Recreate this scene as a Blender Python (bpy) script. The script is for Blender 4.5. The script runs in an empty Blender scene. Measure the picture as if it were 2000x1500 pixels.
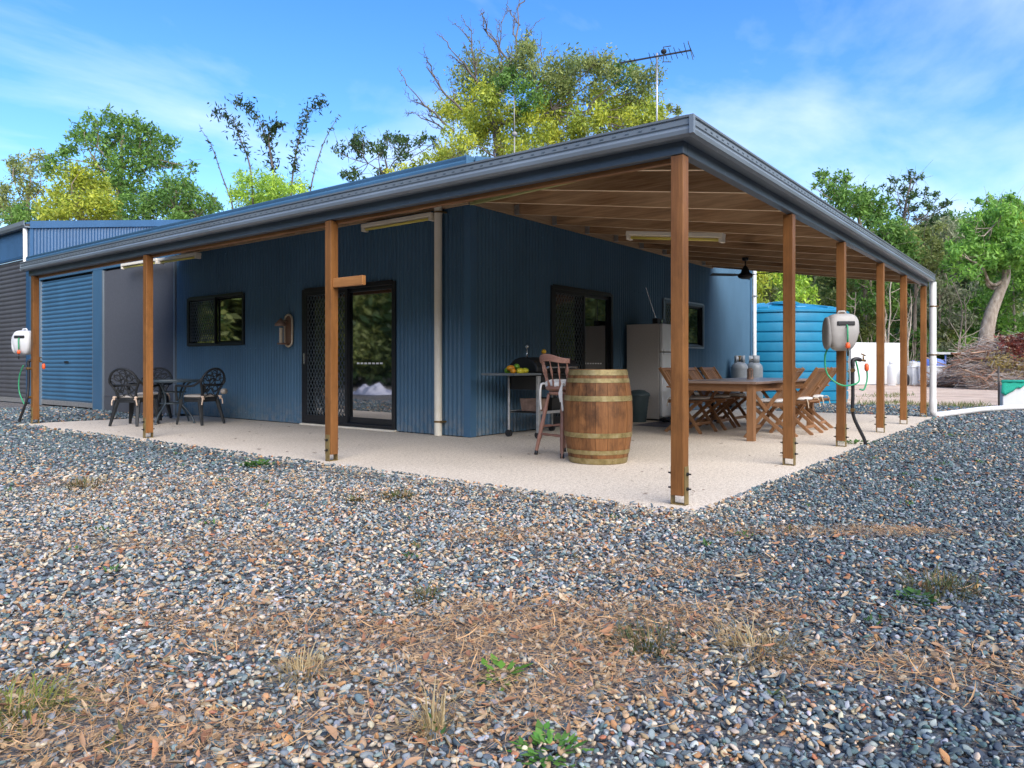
import bpy, math, random
import numpy as np
R = math.radians
C = bpy.context.scene.collection
SC = bpy.context.scene

# ------------------------------------------------------------------ camera
CAM = (-4.608, -2.101, 0.95); YAW = 0.6540; FPX = 1422.6; HY = 711.3
cam = bpy.data.cameras.new('camera'); camo = bpy.data.objects.new('camera', cam); C.objects.link(camo)
camo.location = CAM; camo.rotation_euler = (R(90), 0, YAW - R(90))
cam.sensor_width = 36; cam.lens = FPX / 2000 * 36; cam.shift_y = -(750 - HY) / 2000
cam.clip_start = .05; cam.clip_end = 2000
SC.camera = camo
# ------------------------------------------------------------------ sky, sun, exposure
SUN_EL = R(33); SUN_AZ = (-0.50, -0.87)
w = bpy.data.worlds.new('World'); SC.world = w; w.use_nodes = True
nt = w.node_tree; N = nt.nodes; L = nt.links; N.clear()
def wn(t, **k):
    n = N.new(t)
    for a, b in k.items(): setattr(n, a, b)
    return n
sky = wn('ShaderNodeTexSky', sky_type='NISHITA', sun_disc=False)
sky.sun_elevation = SUN_EL; sky.sun_rotation = math.atan2(SUN_AZ[0], SUN_AZ[1])
sky.air_density = 1.0; sky.dust_density = .6; sky.ozone_density = 2.0
hsv = wn('ShaderNodeHueSaturation'); hsv.inputs['Saturation'].default_value = 1.36; hsv.inputs['Hue'].default_value = .512
L.new(sky.outputs[0], hsv.inputs['Color'])
tc = wn('ShaderNodeTexCoord')
sep = wn('ShaderNodeSeparateXYZ'); L.new(tc.outputs['Generated'], sep.inputs[0])
zz = wn('ShaderNodeMath', operation='ADD'); L.new(sep.outputs[2], zz.inputs[0]); zz.inputs[1].default_value = .12
zm = wn('ShaderNodeMath', operation='MAXIMUM'); L.new(zz.outputs[0], zm.inputs[0]); zm.inputs[1].default_value = .04
dv = wn('ShaderNodeVectorMath', operation='DIVIDE'); L.new(tc.outputs['Generated'], dv.inputs[0])
cz = wn('ShaderNodeCombineXYZ')
for i in range(3): L.new(zm.outputs[0], cz.inputs[i])
L.new(cz.outputs[0], dv.inputs[1])
mp = wn('ShaderNodeMapping'); L.new(dv.outputs[0], mp.inputs[0])
mp.inputs['Rotation'].default_value = (0, 0, R(28)); mp.inputs['Scale'].default_value = (.6, .95, .2); mp.inputs['Location'].default_value = (3.1, 1.7, 0)
cn = wn('ShaderNodeTexNoise'); L.new(mp.outputs[0], cn.inputs['Vector'])
cn.inputs['Scale'].default_value = 1.5; cn.inputs['Detail'].default_value = 9; cn.inputs['Roughness'].default_value = .54; cn.inputs['Distortion'].default_value = .3
vd = wn('ShaderNodeVectorMath', operation='DOT_PRODUCT'); L.new(tc.outputs['Generated'], vd.inputs[0]); vd.inputs[1].default_value = (.75, -.66, 0)   # more cirrus towards the east
va = wn('ShaderNodeMath', operation='MULTIPLY_ADD'); L.new(vd.outputs['Value'], va.inputs[0]); va.inputs[1].default_value = .17; L.new(cn.outputs[0], va.inputs[2])
cr = wn('ShaderNodeValToRGB'); L.new(va.outputs[0], cr.inputs[0])
cr.color_ramp.elements[0].position = .46; cr.color_ramp.elements[1].position = 1.1
cm = wn('ShaderNodeMixRGB'); L.new(cr.outputs[0], cm.inputs[0]); L.new(hsv.outputs[0], cm.inputs[1]); cm.inputs[2].default_value = (4.0, 4.5, 5.2, 1)
bg = wn('ShaderNodeBackground'); L.new(cm.outputs[0], bg.inputs[0]); bg.inputs[1].default_value = 0.062
L.new(bg.outputs[0], wn('ShaderNodeOutputWorld').inputs[0])
sun = bpy.data.lights.new('sun', 'SUN'); suno = bpy.data.objects.new('sun', sun); C.objects.link(suno)
sun.energy = 1.5; sun.angle = R(70); sun.color = (1, .94, .86)
_a = math.atan2(SUN_AZ[1], SUN_AZ[0])
suno.rotation_euler = (0, R(90) - SUN_EL, _a)
SC.view_settings.view_transform = 'Standard'; SC.view_settings.look = 'None'
SC.view_settings.exposure = 2.3; SC.view_settings.gamma = 1; SC.view_settings.use_curve_mapping = False
SC.cycles.max_bounces = 8; SC.cycles.diffuse_bounces = 5; SC.cycles.glossy_bounces = 3; SC.cycles.transparent_max_bounces = 8

# ------------------------------------------------------------------ helpers
rng = np.random.default_rng(7); random.seed(7)
def V(*a): return np.array(a, float)
def ray(px, py):
    a = (px - 1000) / FPX; b = (HY - py) / FPX
    return V(math.cos(YAW) + a * math.sin(YAW), math.sin(YAW) - a * math.cos(YAW), b)
O3 = V(*CAM)
def at(px, py, d): return O3 + ray(px, py) * d
def onz(px, py, z=0.):
    r = ray(px, py); return O3 + r * (z - O3[2]) / r[2]
def onx(px, py, x):
    r = ray(px, py); return O3 + r * (x - O3[0]) / r[0]
def ony(px, py, y):
    r = ray(px, py); return O3 + r * (y - O3[1]) / r[1]
_perm = np.random.default_rng(3).random((64, 64))
def vnoise(x, y):
    x = np.asarray(x, float); y = np.asarray(y, float)
    xi = np.floor(x).astype(int); yi = np.floor(y).astype(int); fx = x - xi; fy = y - yi
    fx = fx * fx * (3 - 2 * fx); fy = fy * fy * (3 - 2 * fy)
    g = lambda a, b: _perm[a % 64, b % 64]
    return (g(xi, yi) * (1 - fx) + g(xi + 1, yi) * fx) * (1 - fy) + (g(xi, yi + 1) * (1 - fx) + g(xi + 1, yi + 1) * fx) * fy
def fbm(x, y): return .55 * vnoise(x, y) + .3 * vnoise(x * 2.1 + 9, y * 2.1 + 4) + .15 * vnoise(x * 4.3 + 3, y * 4.3 + 7)
def sstep(a, b, x):
    t = np.clip((np.asarray(x, float) - a) / (b - a), 0, 1); return t * t * (3 - 2 * t)

class MB:
    def __init__(s): s.v = []; s.f = []
    def add(s, vs, fs):
        o = len(s.v); s.v.extend([tuple(map(float, p)) for p in vs]); s.f.extend([tuple(i + o for i in q) for q in fs]); return s
    def box(s, x0, x1, y0, y1, z0, z1):
        return s.add([(x0, y0, z0), (x1, y0, z0), (x1, y1, z0), (x0, y1, z0), (x0, y0, z1), (x1, y0, z1), (x1, y1, z1), (x0, y1, z1)],
                     [(3, 2, 1, 0), (4, 5, 6, 7), (0, 1, 5, 4), (1, 2, 6, 5), (2, 3, 7, 6), (3, 0, 4, 7)])
    def bar(s, p0, p1, w, h, up=(0, 0, 1), w1=None, h1=None):       # rectangular bar from p0 to p1
        p0 = V(*p0); p1 = V(*p1); d = p1 - p0; d /= np.linalg.norm(d); up = V(*up)
        a = np.cross(d, up); n = np.linalg.norm(a)
        if n < 1e-4: a = np.cross(d, V(1, 0, 0)); n = np.linalg.norm(a)
        a /= n; b = np.cross(a, d); w1 = w if w1 is None else w1; h1 = h if h1 is None else h1
        vs = []
        for p, ww, hh in ((p0, w, h), (p1, w1, h1)):
            for sx, sy in ((-1, -1), (1, -1), (1, 1), (-1, 1)): vs.append(p + a * sx * ww / 2 + b * sy * hh / 2)
        return s.add(vs, [(0, 1, 2, 3), (7, 6, 5, 4), (0, 4, 5, 1), (1, 5, 6, 2), (2, 6, 7, 3), (3, 7, 4, 0)])
    def tube(s, pts, r, n=8, cap=True):
        pts = [V(*p) for p in pts]; rs = [r] * len(pts) if np.isscalar(r) else list(r)
        o = len(s.v); prev = None
        for i, p in enumerate(pts):
            d = (pts[min(i + 1, len(pts) - 1)] - pts[max(i - 1, 0)]); d = d / (np.linalg.norm(d) + 1e-9)
            if prev is None:
                a = np.cross(d, V(0, 0, 1))
                if np.linalg.norm(a) < .05: a = np.cross(d, V(1, 0, 0))
            else: a = prev - d * np.dot(prev, d)
            a = a / (np.linalg.norm(a) + 1e-9); prev = a; b = np.cross(d, a)
            for k in range(n):
                t = 2 * math.pi * k / n; s.v.append(tuple(p + (a * math.cos(t) + b * math.sin(t)) * rs[i]))
        for i in range(len(pts) - 1):
            for k in range(n):
                k2 = (k + 1) % n; s.f.append((o + i * n + k, o + i * n + k2, o + (i + 1) * n + k2, o + (i + 1) * n + k))
        if cap:
            s.f.append(tuple(o + k for k in range(n))[::-1]); s.f.append(tuple(o + (len(pts) - 1) * n + k for k in range(n)))
        return s
    def lathe(s, prof, n=24, c=(0, 0, 0), cap=True):
        o = len(s.v)
        for r, z in prof:
            for k in range(n):
                t = 2 * math.pi * k / n; s.v.append((c[0] + r * math.cos(t), c[1] + r * math.sin(t), c[2] + z))
        for i in range(len(prof) - 1):
            for k in range(n):
                k2 = (k + 1) % n; s.f.append((o + i * n + k, o + i * n + k2, o + (i + 1) * n + k2, o + (i + 1) * n + k))
        if cap:
            s.f.append(tuple(o + k for k in range(n))[::-1]); s.f.append(tuple(o + (len(prof) - 1) * n + k for k in range(n)))
        return s
    def sell(s, c, r, e=1., e2=None, nu=18, nv=10):                 # superellipsoid
        e2 = e if e2 is None else e2; o = len(s.v)
        pw = lambda x, p: math.copysign(abs(x) ** p, x)
        for j in range(nv + 1):
            ph = -math.pi / 2 + math.pi * j / nv
            for i in range(nu):
                t = 2 * math.pi * i / nu
                s.v.append((c[0] + r[0] * pw(math.cos(ph), e) * pw(math.cos(t), e2), c[1] + r[1] * pw(math.cos(ph), e) * pw(math.sin(t), e2), c[2] + r[2] * pw(math.sin(ph), e)))
        for j in range(nv):
            for i in range(nu):
                i2 = (i + 1) % nu; s.f.append((o + j * nu + i, o + j * nu + i2, o + (j + 1) * nu + i2, o + (j + 1) * nu + i))
        return s
    def prism(s, poly, axis, a0, a1):                               # polygon in the plane normal to axis, extruded
        n = len(poly); mk = {'x': lambda p, q, a: (a, p, q), 'y': lambda p, q, a: (p, a, q), 'z': lambda p, q, a: (p, q, a)}[axis]
        vs = [mk(p, q, a0) for p, q in poly] + [mk(p, q, a1) for p, q in poly]
        fs = [tuple(range(n)), tuple(range(2 * n - 1, n - 1, -1))] + [(i, i + n, (i + 1) % n + n, (i + 1) % n) for i in range(n)]
        return s.add(vs, fs)
    def grid(s, P):                                                 # P: array (m, n, 3)
        m, n = P.shape[:2]; o = len(s.v); s.v.extend(map(tuple, P.reshape(-1, 3)))
        for i in range(m - 1):
            for j in range(n - 1): s.f.append((o + i * n + j, o + (i + 1) * n + j, o + (i + 1) * n + j + 1, o + i * n + j + 1))
        return s
    def xf(s, M=None, rz=0, loc=(0, 0, 0), start=0):
        c, q = math.cos(rz), math.sin(rz)
        s.v[start:] = [(c * x - q * y + loc[0], q * x + c * y + loc[1], z + loc[2]) for x, y, z in s.v[start:]]
        return s

def root_of(o):
    while o.parent: o = o.parent
    return o
def link(name, me, parent=None, **props):
    o = bpy.data.objects.new(name, me); C.objects.link(o)
    if parent: o.parent = parent
    for k, v in props.items(): o[k] = v
    return o
def finish(me, mat, smooth):
    if mat: me.materials.append(mat)
    if smooth: me.shade_smooth()
def build(mb, name, mat, parent=None, smooth=False, bevel=0, world=False, auto=None, **props):
    vs = mb.v
    if world and parent:
        r = root_of(parent); c, q = math.cos(-r.rotation_euler.z), math.sin(-r.rotation_euler.z); l = r.location
        vs = [(c * (x - l[0]) - q * (y - l[1]), q * (x - l[0]) + c * (y - l[1]), z - l[2]) for x, y, z in vs]
    me = bpy.data.meshes.new(name); me.from_pydata(vs, [], mb.f); finish(me, mat, smooth)
    o = link(name, me, parent, **props)
    if bevel:
        m = o.modifiers.new('bevel', 'BEVEL'); m.width = bevel; m.segments = 2; m.limit_method = 'ANGLE'; m.angle_limit = R(40)
    if auto:
        try: me.set_sharp_from_angle(angle=R(auto))
        except Exception: pass
    return o
def thing(name, label, cat, loc=(0, 0, 0), rz=0, group=None):
    o = bpy.data.objects.new(name, None); C.objects.link(o); o.empty_display_size = .1
    o.location = loc; o.rotation_euler = (0, 0, rz); o['label'] = label; o['category'] = cat
    if group: o['group'] = group
    return o
def tag(o, label, cat, group=None):
    o['label'] = label; o['category'] = cat
    if group: o['group'] = group
    return o
def dup(r, loc, rz, label, group=None):
    def cp(o, par):
        c = o.copy(); C.objects.link(c); c.parent = par
        for ch in o.children: cp(ch, c)
        return c
    n = cp(r, None); n.location = loc; n.rotation_euler = (0, 0, rz); n['label'] = label
    if group: n['group'] = group
    return n
def np_mesh(name, verts, faces, mat=None, cols=None, smooth=False):  # faces: (n,k) array
    me = bpy.data.meshes.new(name); n, k = faces.shape
    me.vertices.add(len(verts)); me.vertices.foreach_set('co', verts.astype(np.float32).ravel())
    me.loops.add(n * k); me.loops.foreach_set('vertex_index', faces.astype(np.int32).ravel())
    me.polygons.add(n); me.polygons.foreach_set('loop_start', np.arange(0, n * k, k, dtype=np.int32))
    try: me.polygons.foreach_set('loop_total', np.full(n, k, dtype=np.int32))
    except Exception: pass
    if cols is not None:
        a = me.color_attributes.new('col', 'FLOAT_COLOR', 'POINT')
        a.data.foreach_set('color', np.concatenate([cols, np.ones((len(cols), 1))], 1).astype(np.float32).ravel())
    me.update(calc_edges=True); finish(me, mat, smooth); return me

# ------------------------------------------------------------------ materials
def mat(name, col=(.5, .5, .5), rough=.6, metal=0., spec=.5, build=None, ior=1.5, **kw):
    m = bpy.data.materials.new(name); m.use_nodes = True; t = m.node_tree; b = t.nodes['Principled BSDF']
    b.inputs['Base Color'].default_value = (*col, 1); b.inputs['Roughness'].default_value = rough; b.inputs['Metallic'].default_value = metal
    b.inputs['IOR'].default_value = ior; b.inputs['Specular IOR Level'].default_value = spec
    if build: build(t, b)
    return m
def noise(t, scale=5, detail=4, rough=.55, stretch=(1, 1, 1), coord='Object', dist=0., loc=(0, 0, 0)):
    c = t.nodes.new('ShaderNodeTexCoord'); mpn = t.nodes.new('ShaderNodeMapping'); mpn.inputs['Scale'].default_value = stretch; mpn.inputs['Location'].default_value = loc
    t.links.new(c.outputs[coord], mpn.inputs[0]); n = t.nodes.new('ShaderNodeTexNoise'); t.links.new(mpn.outputs[0], n.inputs['Vector'])
    n.inputs['Scale'].default_value = scale; n.inputs['Detail'].default_value = detail; n.inputs['Roughness'].default_value = rough; n.inputs['Distortion'].default_value = dist
    return n.outputs[0]
def ramp(t, fac, stops):
    r = t.nodes.new('ShaderNodeValToRGB'); t.links.new(fac, r.inputs[0]); e = r.color_ramp.elements
    while len(e) < len(stops): e.new(.5)
    for q, (p, c) in zip(e, stops): q.position = p; q.color = (*c, 1) if len(c) == 3 else c
    return r.outputs[0]
def mix(t, fac, a, b, mode='MIX'):
    n = t.nodes.new('ShaderNodeMixRGB'); n.blend_type = mode
    for i, x in enumerate((fac, a, b)):
        if isinstance(x, (int, float)): n.inputs[i].default_value = x
        elif isinstance(x, tuple): n.inputs[i].default_value = (*x, 1)
        else: t.links.new(x, n.inputs[i])
    return n.outputs[0]
def bump(t, b, h, strength=.3, dist=.01):
    n = t.nodes.new('ShaderNodeBump'); n.inputs['Strength'].default_value = strength; n.inputs['Distance'].default_value = dist
    t.links.new(h, n.inputs['Height']); t.links.new(n.outputs[0], b.inputs['Normal'])
def mottled(name, stops, rough=.6, scale=5, stretch=(1, 1, 1), detail=4, metal=0, spec=.5, bumps=0, bscale=None, dist=0., rvar=0., bd=.004):
    def bl(t, b):
        f = noise(t, scale, detail, .6, stretch, dist=dist); t.links.new(ramp(t, f, stops), b.inputs['Base Color'])
        if rvar:
            m_ = t.nodes.new('ShaderNodeMapRange'); t.links.new(noise(t, scale * 2.3, 3, .6, stretch), m_.inputs[0])
            m_.inputs[3].default_value = rough - rvar; m_.inputs[4].default_value = rough + rvar; t.links.new(m_.outputs[0], b.inputs['Roughness'])
        if bumps: bump(t, b, noise(t, bscale or scale * 3, 4, .6, stretch), bumps, bd)
    return mat(name, rough=rough, metal=metal, spec=spec, build=bl)
def steel(name, c, rough=.45, rise=.12):
    lo = tuple(x * .86 for x in c); hi = tuple(x * 1.12 for x in c)
    def bl(t, b):
        base = ramp(t, noise(t, 1.3, 5, .6, (1, 1, .35)), [(.3, lo), (.7, hi)])
        dust = ramp(t, noise(t, 46, 2, .5), [(.735, (0, 0, 0)), (.76, (1, 1, 1))])
        t.links.new(mix(t, dust, base, tuple(min(1, x * 1.6 + .06) for x in c)), b.inputs['Base Color'])
        if name == 'blue_steel':
            col_ = b.inputs['Base Color'].links[0].from_socket; sx_ = t.nodes.new('ShaderNodeSeparateXYZ'); tcx = t.nodes.new('ShaderNodeTexCoord'); t.links.new(tcx.outputs['Object'], sx_.inputs[0])
            mz = t.nodes.new('ShaderNodeMapRange'); t.links.new(sx_.outputs[2], mz.inputs[0]); mz.inputs[1].default_value = .45; mz.inputs[2].default_value = 0.; mz.inputs[3].default_value = 0; mz.inputs[4].default_value = .55
            sp_ = t.nodes.new('ShaderNodeMath'); sp_.operation = 'MULTIPLY'; t.links.new(mz.outputs[0], sp_.inputs[0]); t.links.new(ramp(t, noise(t, 9, 6, .7), [(.42, (0, 0, 0)), (.7, (1, 1, 1))]), sp_.inputs[1])
            t.links.new(mix(t, sp_.outputs[0], col_, (.3, .27, .23)), b.inputs['Base Color'])
        bump(t, b, noise(t, 2.2, 2, .5), .12, .01)
    return mat(name, rough=rough, spec=.5, build=bl)
def wood(name, c_lo, c_mid, c_hi, axis='z', rough=.5, scale=9, spec=.4, knots=0., var=(.78, 1.12), stain=0.):
    st = {'x': (.06, 1, 1), 'y': (1, .06, 1), 'z': (1, 1, .06)}[axis]
    def bl(t, b):
        oi_ = t.nodes.new('ShaderNodeObjectInfo'); f = noise(t, scale, 6, .65, st, dist=.8)
        for nd in t.nodes:
            if nd.type == 'MAPPING':
                sc_v = t.nodes.new('ShaderNodeVectorMath'); sc_v.operation = 'SCALE'; sc_v.inputs[0].default_value = (7, 5, 9); t.links.new(oi_.outputs['Random'], sc_v.inputs['Scale']); t.links.new(sc_v.outputs[0], nd.inputs['Location'])
        col = ramp(t, f, [(.3, c_lo), (.5, c_mid), (.68, c_hi)])
        fine = noise(t, scale * 9, 3, .6, st)
        col = mix(t, .35, col, ramp(t, fine, [(.35, tuple(x * .55 for x in c_mid)), (.6, c_hi)]))
        if knots:
            st2 = {'x': (.3, 1, 1), 'y': (1, .3, 1), 'z': (1, 1, .3)}[axis]
            k = ramp(t, noise(t, 3.4, 1, .4, st2), [(.66, (0, 0, 0)), (.72, (1, 1, 1))]); col = mix(t, k, col, tuple(x * .35 for x in c_lo))
        vn_ = noise(t, .9, 2, .5); col = mix(t, .35, col, ramp(t, vn_, [(.35, tuple(x * .75 for x in c_mid)), (.65, c_hi)]))
        if stain:
            sf = ramp(t, noise(t, 4.2, 5, .7, (1, 1, .6), loc=(3.3, 1.2, .4)), [(.48, (0, 0, 0)), (.72, (stain, stain, stain))]); col = mix(t, sf, col, tuple(x * .5 for x in c_lo))
        mr = t.nodes.new('ShaderNodeMapRange'); t.links.new(oi_.outputs['Random'], mr.inputs[0]); mr.inputs[3].default_value = var[0]; mr.inputs[4].default_value = var[1]
        cc = t.nodes.new('ShaderNodeVectorMath'); cc.operation = 'SCALE'; t.links.new(col, cc.inputs[0]); t.links.new(mr.outputs[0], cc.inputs['Scale'])
        t.links.new(cc.outputs[0], b.inputs['Base Color']); bump(t, b, fine, .25, .002)
    return mat(name, rough=rough, spec=spec, build=bl)
def leafmat(name, attr=True, trans=.42, rough=.55, inst=False):
    m = bpy.data.materials.new(name); m.use_nodes = True; t = m.node_tree; t.nodes.clear()
    a = t.nodes.new('ShaderNodeAttribute'); a.attribute_name = 'col'
    if inst: a.attribute_type = 'INSTANCER'
    p = t.nodes.new('ShaderNodeBsdfPrincipled'); p.inputs['Roughness'].default_value = rough; t.links.new(a.outputs[0], p.inputs['Base Color'])
    tr = t.nodes.new('ShaderNodeBsdfTranslucent'); t.links.new(a.outputs[0], tr.inputs[0])
    mx = t.nodes.new('ShaderNodeMixShader'); mx.inputs[0].default_value = trans
    t.links.new(p.outputs[0], mx.inputs[1]); t.links.new(tr.outputs[0], mx.inputs[2])
    o = t.nodes.new('ShaderNodeOutputMaterial'); t.links.new(mx.outputs[0], o.inputs[0]); return m
def instmat(name, rough=.8, bumps=.3):
    def bl(t, b):
        a = t.nodes.new('ShaderNodeAttribute'); a.attribute_name = 'col'; a.attribute_type = 'INSTANCER'
        f = noise(t, 60, 4, .6); t.links.new(mix(t, 1., a.outputs[0], ramp(t, f, [(.3, (.62, .62, .62)), (.7, (1.25, 1.25, 1.25))]), 'MULTIPLY'), b.inputs['Base Color'])
        if bumps: bump(t, b, noise(t, 140, 3, .6), bumps, .002)
    return mat(name, rough=rough, spec=.3, build=bl)

BLUE = (.058, .13, .203)
M = dict(
    blue=steel('blue_steel', BLUE, .42), shed_blue=steel('shed_blue_steel', (.034, .092, .185), .42), shed_trim=steel('shed_blue_trim', (.036, .10, .20), .38), blue_trim=steel('blue_trim', (.058, .14, .235), .38), blue_door=steel('blue_roller_steel', (.055, .15, .255), .45),
    gutter=steel('gutter_steel', (.17, .205, .235), .32), beam=steel('beam_steel', (.075, .10, .125), .4), charcoal=steel('charcoal_steel', (.085, .09, .102), .5),
    panel=mottled('charcoal_mesh_cloth', [(.3, (.075, .08, .092)), (.7, (.09, .096, .108))], .85, 30, bumps=.2, bscale=400),
    frame=mat('black_frame', (.012, .014, .018), .35), glass=mat('dark_glass', (.006, .009, .011), .03, spec=1., ior=2.5),
    mesh=mat('grille_black', (.075, .095, .11), .4, spec=.6), white=mottled('white_pvc', [(.35, (.74, .74, .72)), (.65, (.82, .82, .81))], .4, 3),
    cream=mottled('cream_paint', [(.35, (.78, .71, .57)), (.65, (.85, .79, .66))], .5, 4), tube=mat('yellow_tube', (.72, .60, .12), .3),
    post=wood('oiled_hardwood', (.095, .036, .012), (.215, .086, .025), (.33, .145, .044), 'z', .42, 10, stain=.45),
    post_y=wood('oiled_hardwood_y', (.16, .06, .018), (.32, .135, .042), (.44, .2, .065), 'y', .45, 10),
    rafter_y=wood('pine_rafter_y', (.15, .07, .03), (.40, .215, .10), (.74, .48, .27), 'y', .75, 6, .2, 1), rafter_x=wood('pine_rafter_x', (.15, .07, .03), (.40, .215, .10), (.74, .48, .27), 'x', .75, 6, .2, 1),
    hip=wood('green_treated_pine', (.18, .22, .07), (.36, .38, .14), (.46, .45, .22), 'y', .75, 6, .2), ply=wood('pine_lining', (.3, .18, .1), (.5, .33, .19), (.62, .45, .29), 'x', .8, 5, .2),
    galv=mottled('galvanised_steel', [(.3, (.33, .34, .34)), (.7, (.5, .5, .5))], .45, 18, metal=.6), bronze=mottled('weathered_bracket', [(.3, (.17, .12, .045)), (.7, (.30, .22, .09))], .55, 14, metal=.3),
    dark=mat('dark_iron', (.02, .02, .02), .5, .3), black=mottled('black_resin', [(.3, (.016, .018, .02)), (.7, (.026, .028, .03))], .5, 8, spec=.3), rubber=mat('black_rubber', (.018, .018, .02), .55),
    cushion=mottled('taupe_cloth', [(.3, (.33, .29, .25)), (.7, (.46, .42, .37))], .9, 14, bumps=.4, bscale=60), tie=mottled('peach_cloth', [(.3, (.6, .44, .32)), (.7, (.7, .55, .43))], .9, 14),
    whitecloth=mottled('white_cloth', [(.3, (.62, .61, .58)), (.7, (.76, .75, .72))], .9, 9, bumps=.5, bscale=18, bd=.02),
    steelblue=mat('slate_metal', (.045, .065, .08), .4), bluegrey=mottled('slate_shelf', [(.3, (.09, .11, .12)), (.7, (.15, .17, .18))], .55, 9),
    glasstop=mat('smoked_glass', (.02, .03, .035), .06, spec=.9, ior=1.7),
    redwood=wood('brown_stained_wood', (.13, .06, .042), (.26, .13, .095), (.38, .21, .155), 'z', .42, 12),
    redwood_x=wood('brown_stained_rail', (.15, .068, .048), (.28, .14, .105), (.40, .22, .165), 'y', .42, 12),
    rafter_lit_edge=mottled('pine_lit_edge', [(.3, (.68, .50, .31)), (.7, (.86, .68, .46))], .75, 4),  # rafter undersides: pale cut timber, with light from the ground put into the colour
    stave=wood('oak_stave', (.05, .022, .010), (.20, .083, .029), (.31, .14, .05), 'z', .62, 13, .3, 1, var=(.9, 1.04), stain=.95),
    oakhead=wood('oak_head', (.12, .05, .02), (.27, .13, .05), (.38, .2, .08), 'x', .6, 9, .3), hoop=mottled('brassy_hoop', [(.25, (.13, .10, .035)), (.5, (.27, .21, .085)), (.75, (.36, .30, .16))], .5, 16, metal=.35, bumps=.2),
    teak=wood('teak_z', (.14, .06, .025), (.28, .135, .055), (.40, .21, .10), 'z', .55, 12), teak_y=wood('teak_y', (.14, .06, .025), (.27, .13, .055), (.38, .2, .10), 'y', .5, 12), teak_x=wood('teak_x', (.14, .06, .025), (.27, .13, .055), (.38, .2, .10), 'x', .5, 12),
    tabletop=wood('greyed_teak', (.14, .09, .07), (.25, .17, .13), (.36, .27, .22), 'y', .3, 10, .6),
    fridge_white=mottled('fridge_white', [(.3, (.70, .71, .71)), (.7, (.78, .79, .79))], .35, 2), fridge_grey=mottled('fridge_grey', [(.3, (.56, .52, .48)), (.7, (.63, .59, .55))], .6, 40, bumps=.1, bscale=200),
    tank=mottled('tank_blue_plastic', [(.3, (.010, .175, .31)), (.7, (.016, .225, .38))], .42, 2.2, (1, 1, .5), rvar=.08), reel=mottled('reel_plastic', [(.3, (.33, .31, .285)), (.7, (.42, .40, .375))], .5, 6), reel2=mottled('reel_pale_plastic', [(.3, (.60, .60, .60)), (.7, (.68, .68, .68))], .5, 6),
    reel_side=mottled('reel_side_plastic', [(.3, (.21, .2, .19)), (.7, (.28, .27, .255))], .55, 6), hose=mat('green_hose', (.035, .30, .13), .45), orange=mat('orange_plastic', (.85, .12, .03), .4), brass=mat('aged_brass', (.24, .15, .06), .4, .7),
    gas=mottled('gas_bottle_grey', [(.3, (.22, .245, .26)), (.7, (.30, .325, .34))], .4, 5), bin=mottled('bin_plastic', [(.3, (.04, .065, .07)), (.7, (.06, .09, .095))], .55, 5),
    leadwhite=mottled('faded_white_sheet', [(.3, (.62, .63, .62)), (.7, (.76, .77, .76))], .55, 1.5, (1, 1, .3)), bluetarp=mat('blue_lid', (.12, .2, .55), .5), greenmesh=mottled('green_shade_mesh', [(.3, (.01, .30, .2)), (.7, (.02, .44, .30))], .8, 30, bumps=.4),
    bark=mottled('grey_bark', [(.3, (.11, .085, .065)), (.55, (.24, .19, .15)), (.75, (.36, .31, .26))], .9, 5, (1, 1, .3), bumps=.6, bscale=9, bd=.03),
    palebark=mottled('pale_bark', [(.3, (.17, .13, .10)), (.5, (.34, .28, .22)), (.72, (.50, .44, .37))], .9, 6, (1, 1, .35), bumps=.5, bd=.02), deadwood=mottled('dead_branch', [(.3, (.06, .05, .045)), (.7, (.15, .125, .105))], .9, 5),
    leaf=leafmat('leaf'), stone=instmat('gravel_stone', .9), litter=leafmat('dry_leaf', trans=.15, rough=.75, inst=True), stick=leafmat('brush_stick', trans=0, rough=.85), ileaf=leafmat('tuft_blade', trans=.25, inst=True),
    mat_rug=mottled('mauve_mat', [(.3, (.12, .105, .12)), (.7, (.17, .15, .165))], .9, 20), rope=mottled('pale_rope', [(.3, (.5, .4, .28)), (.7, (.62, .52, .39))], .8, 30), plaque=wood('plaque_wood', (.14, .07, .045), (.22, .11, .07), (.3, .17, .11), 'z', .5, 14),
    pink=mottled('rusty_pot', [(.3, (.12, .07, .05)), (.7, (.34, .22, .16))], .6, 9), yellow=mat('yellow_cap', (.75, .42, .02), .4), silver=mat('silver', (.6, .6, .6), .25, .9), tarp=mottled('lavender_tarp', [(.3, (.42, .42, .5)), (.7, (.6, .6, .68))], .6, 4),
)
def fruitmat(n, a, b):
    return mottled(n, [(.4, a), (.6, b)], .35, 5)
M['mango_o'] = fruitmat('mango_orange', (.75, .32, .02), (.7, .22, .02)); M['mango_y'] = fruitmat('mango_yellow', (.62, .52, .03), (.45, .5, .04)); M['mango_g'] = fruitmat('mango_green', (.30, .42, .03), (.16, .36, .03))

# ------------------------------------------------------------------ dimensions of the place
WX, WY = 2.529, 4.047            # planes of the two house walls
GZ = -.045                       # gravel level, the slab top is 0
SLAB = (-.21, 10.46, -.23, 11.2)

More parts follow.
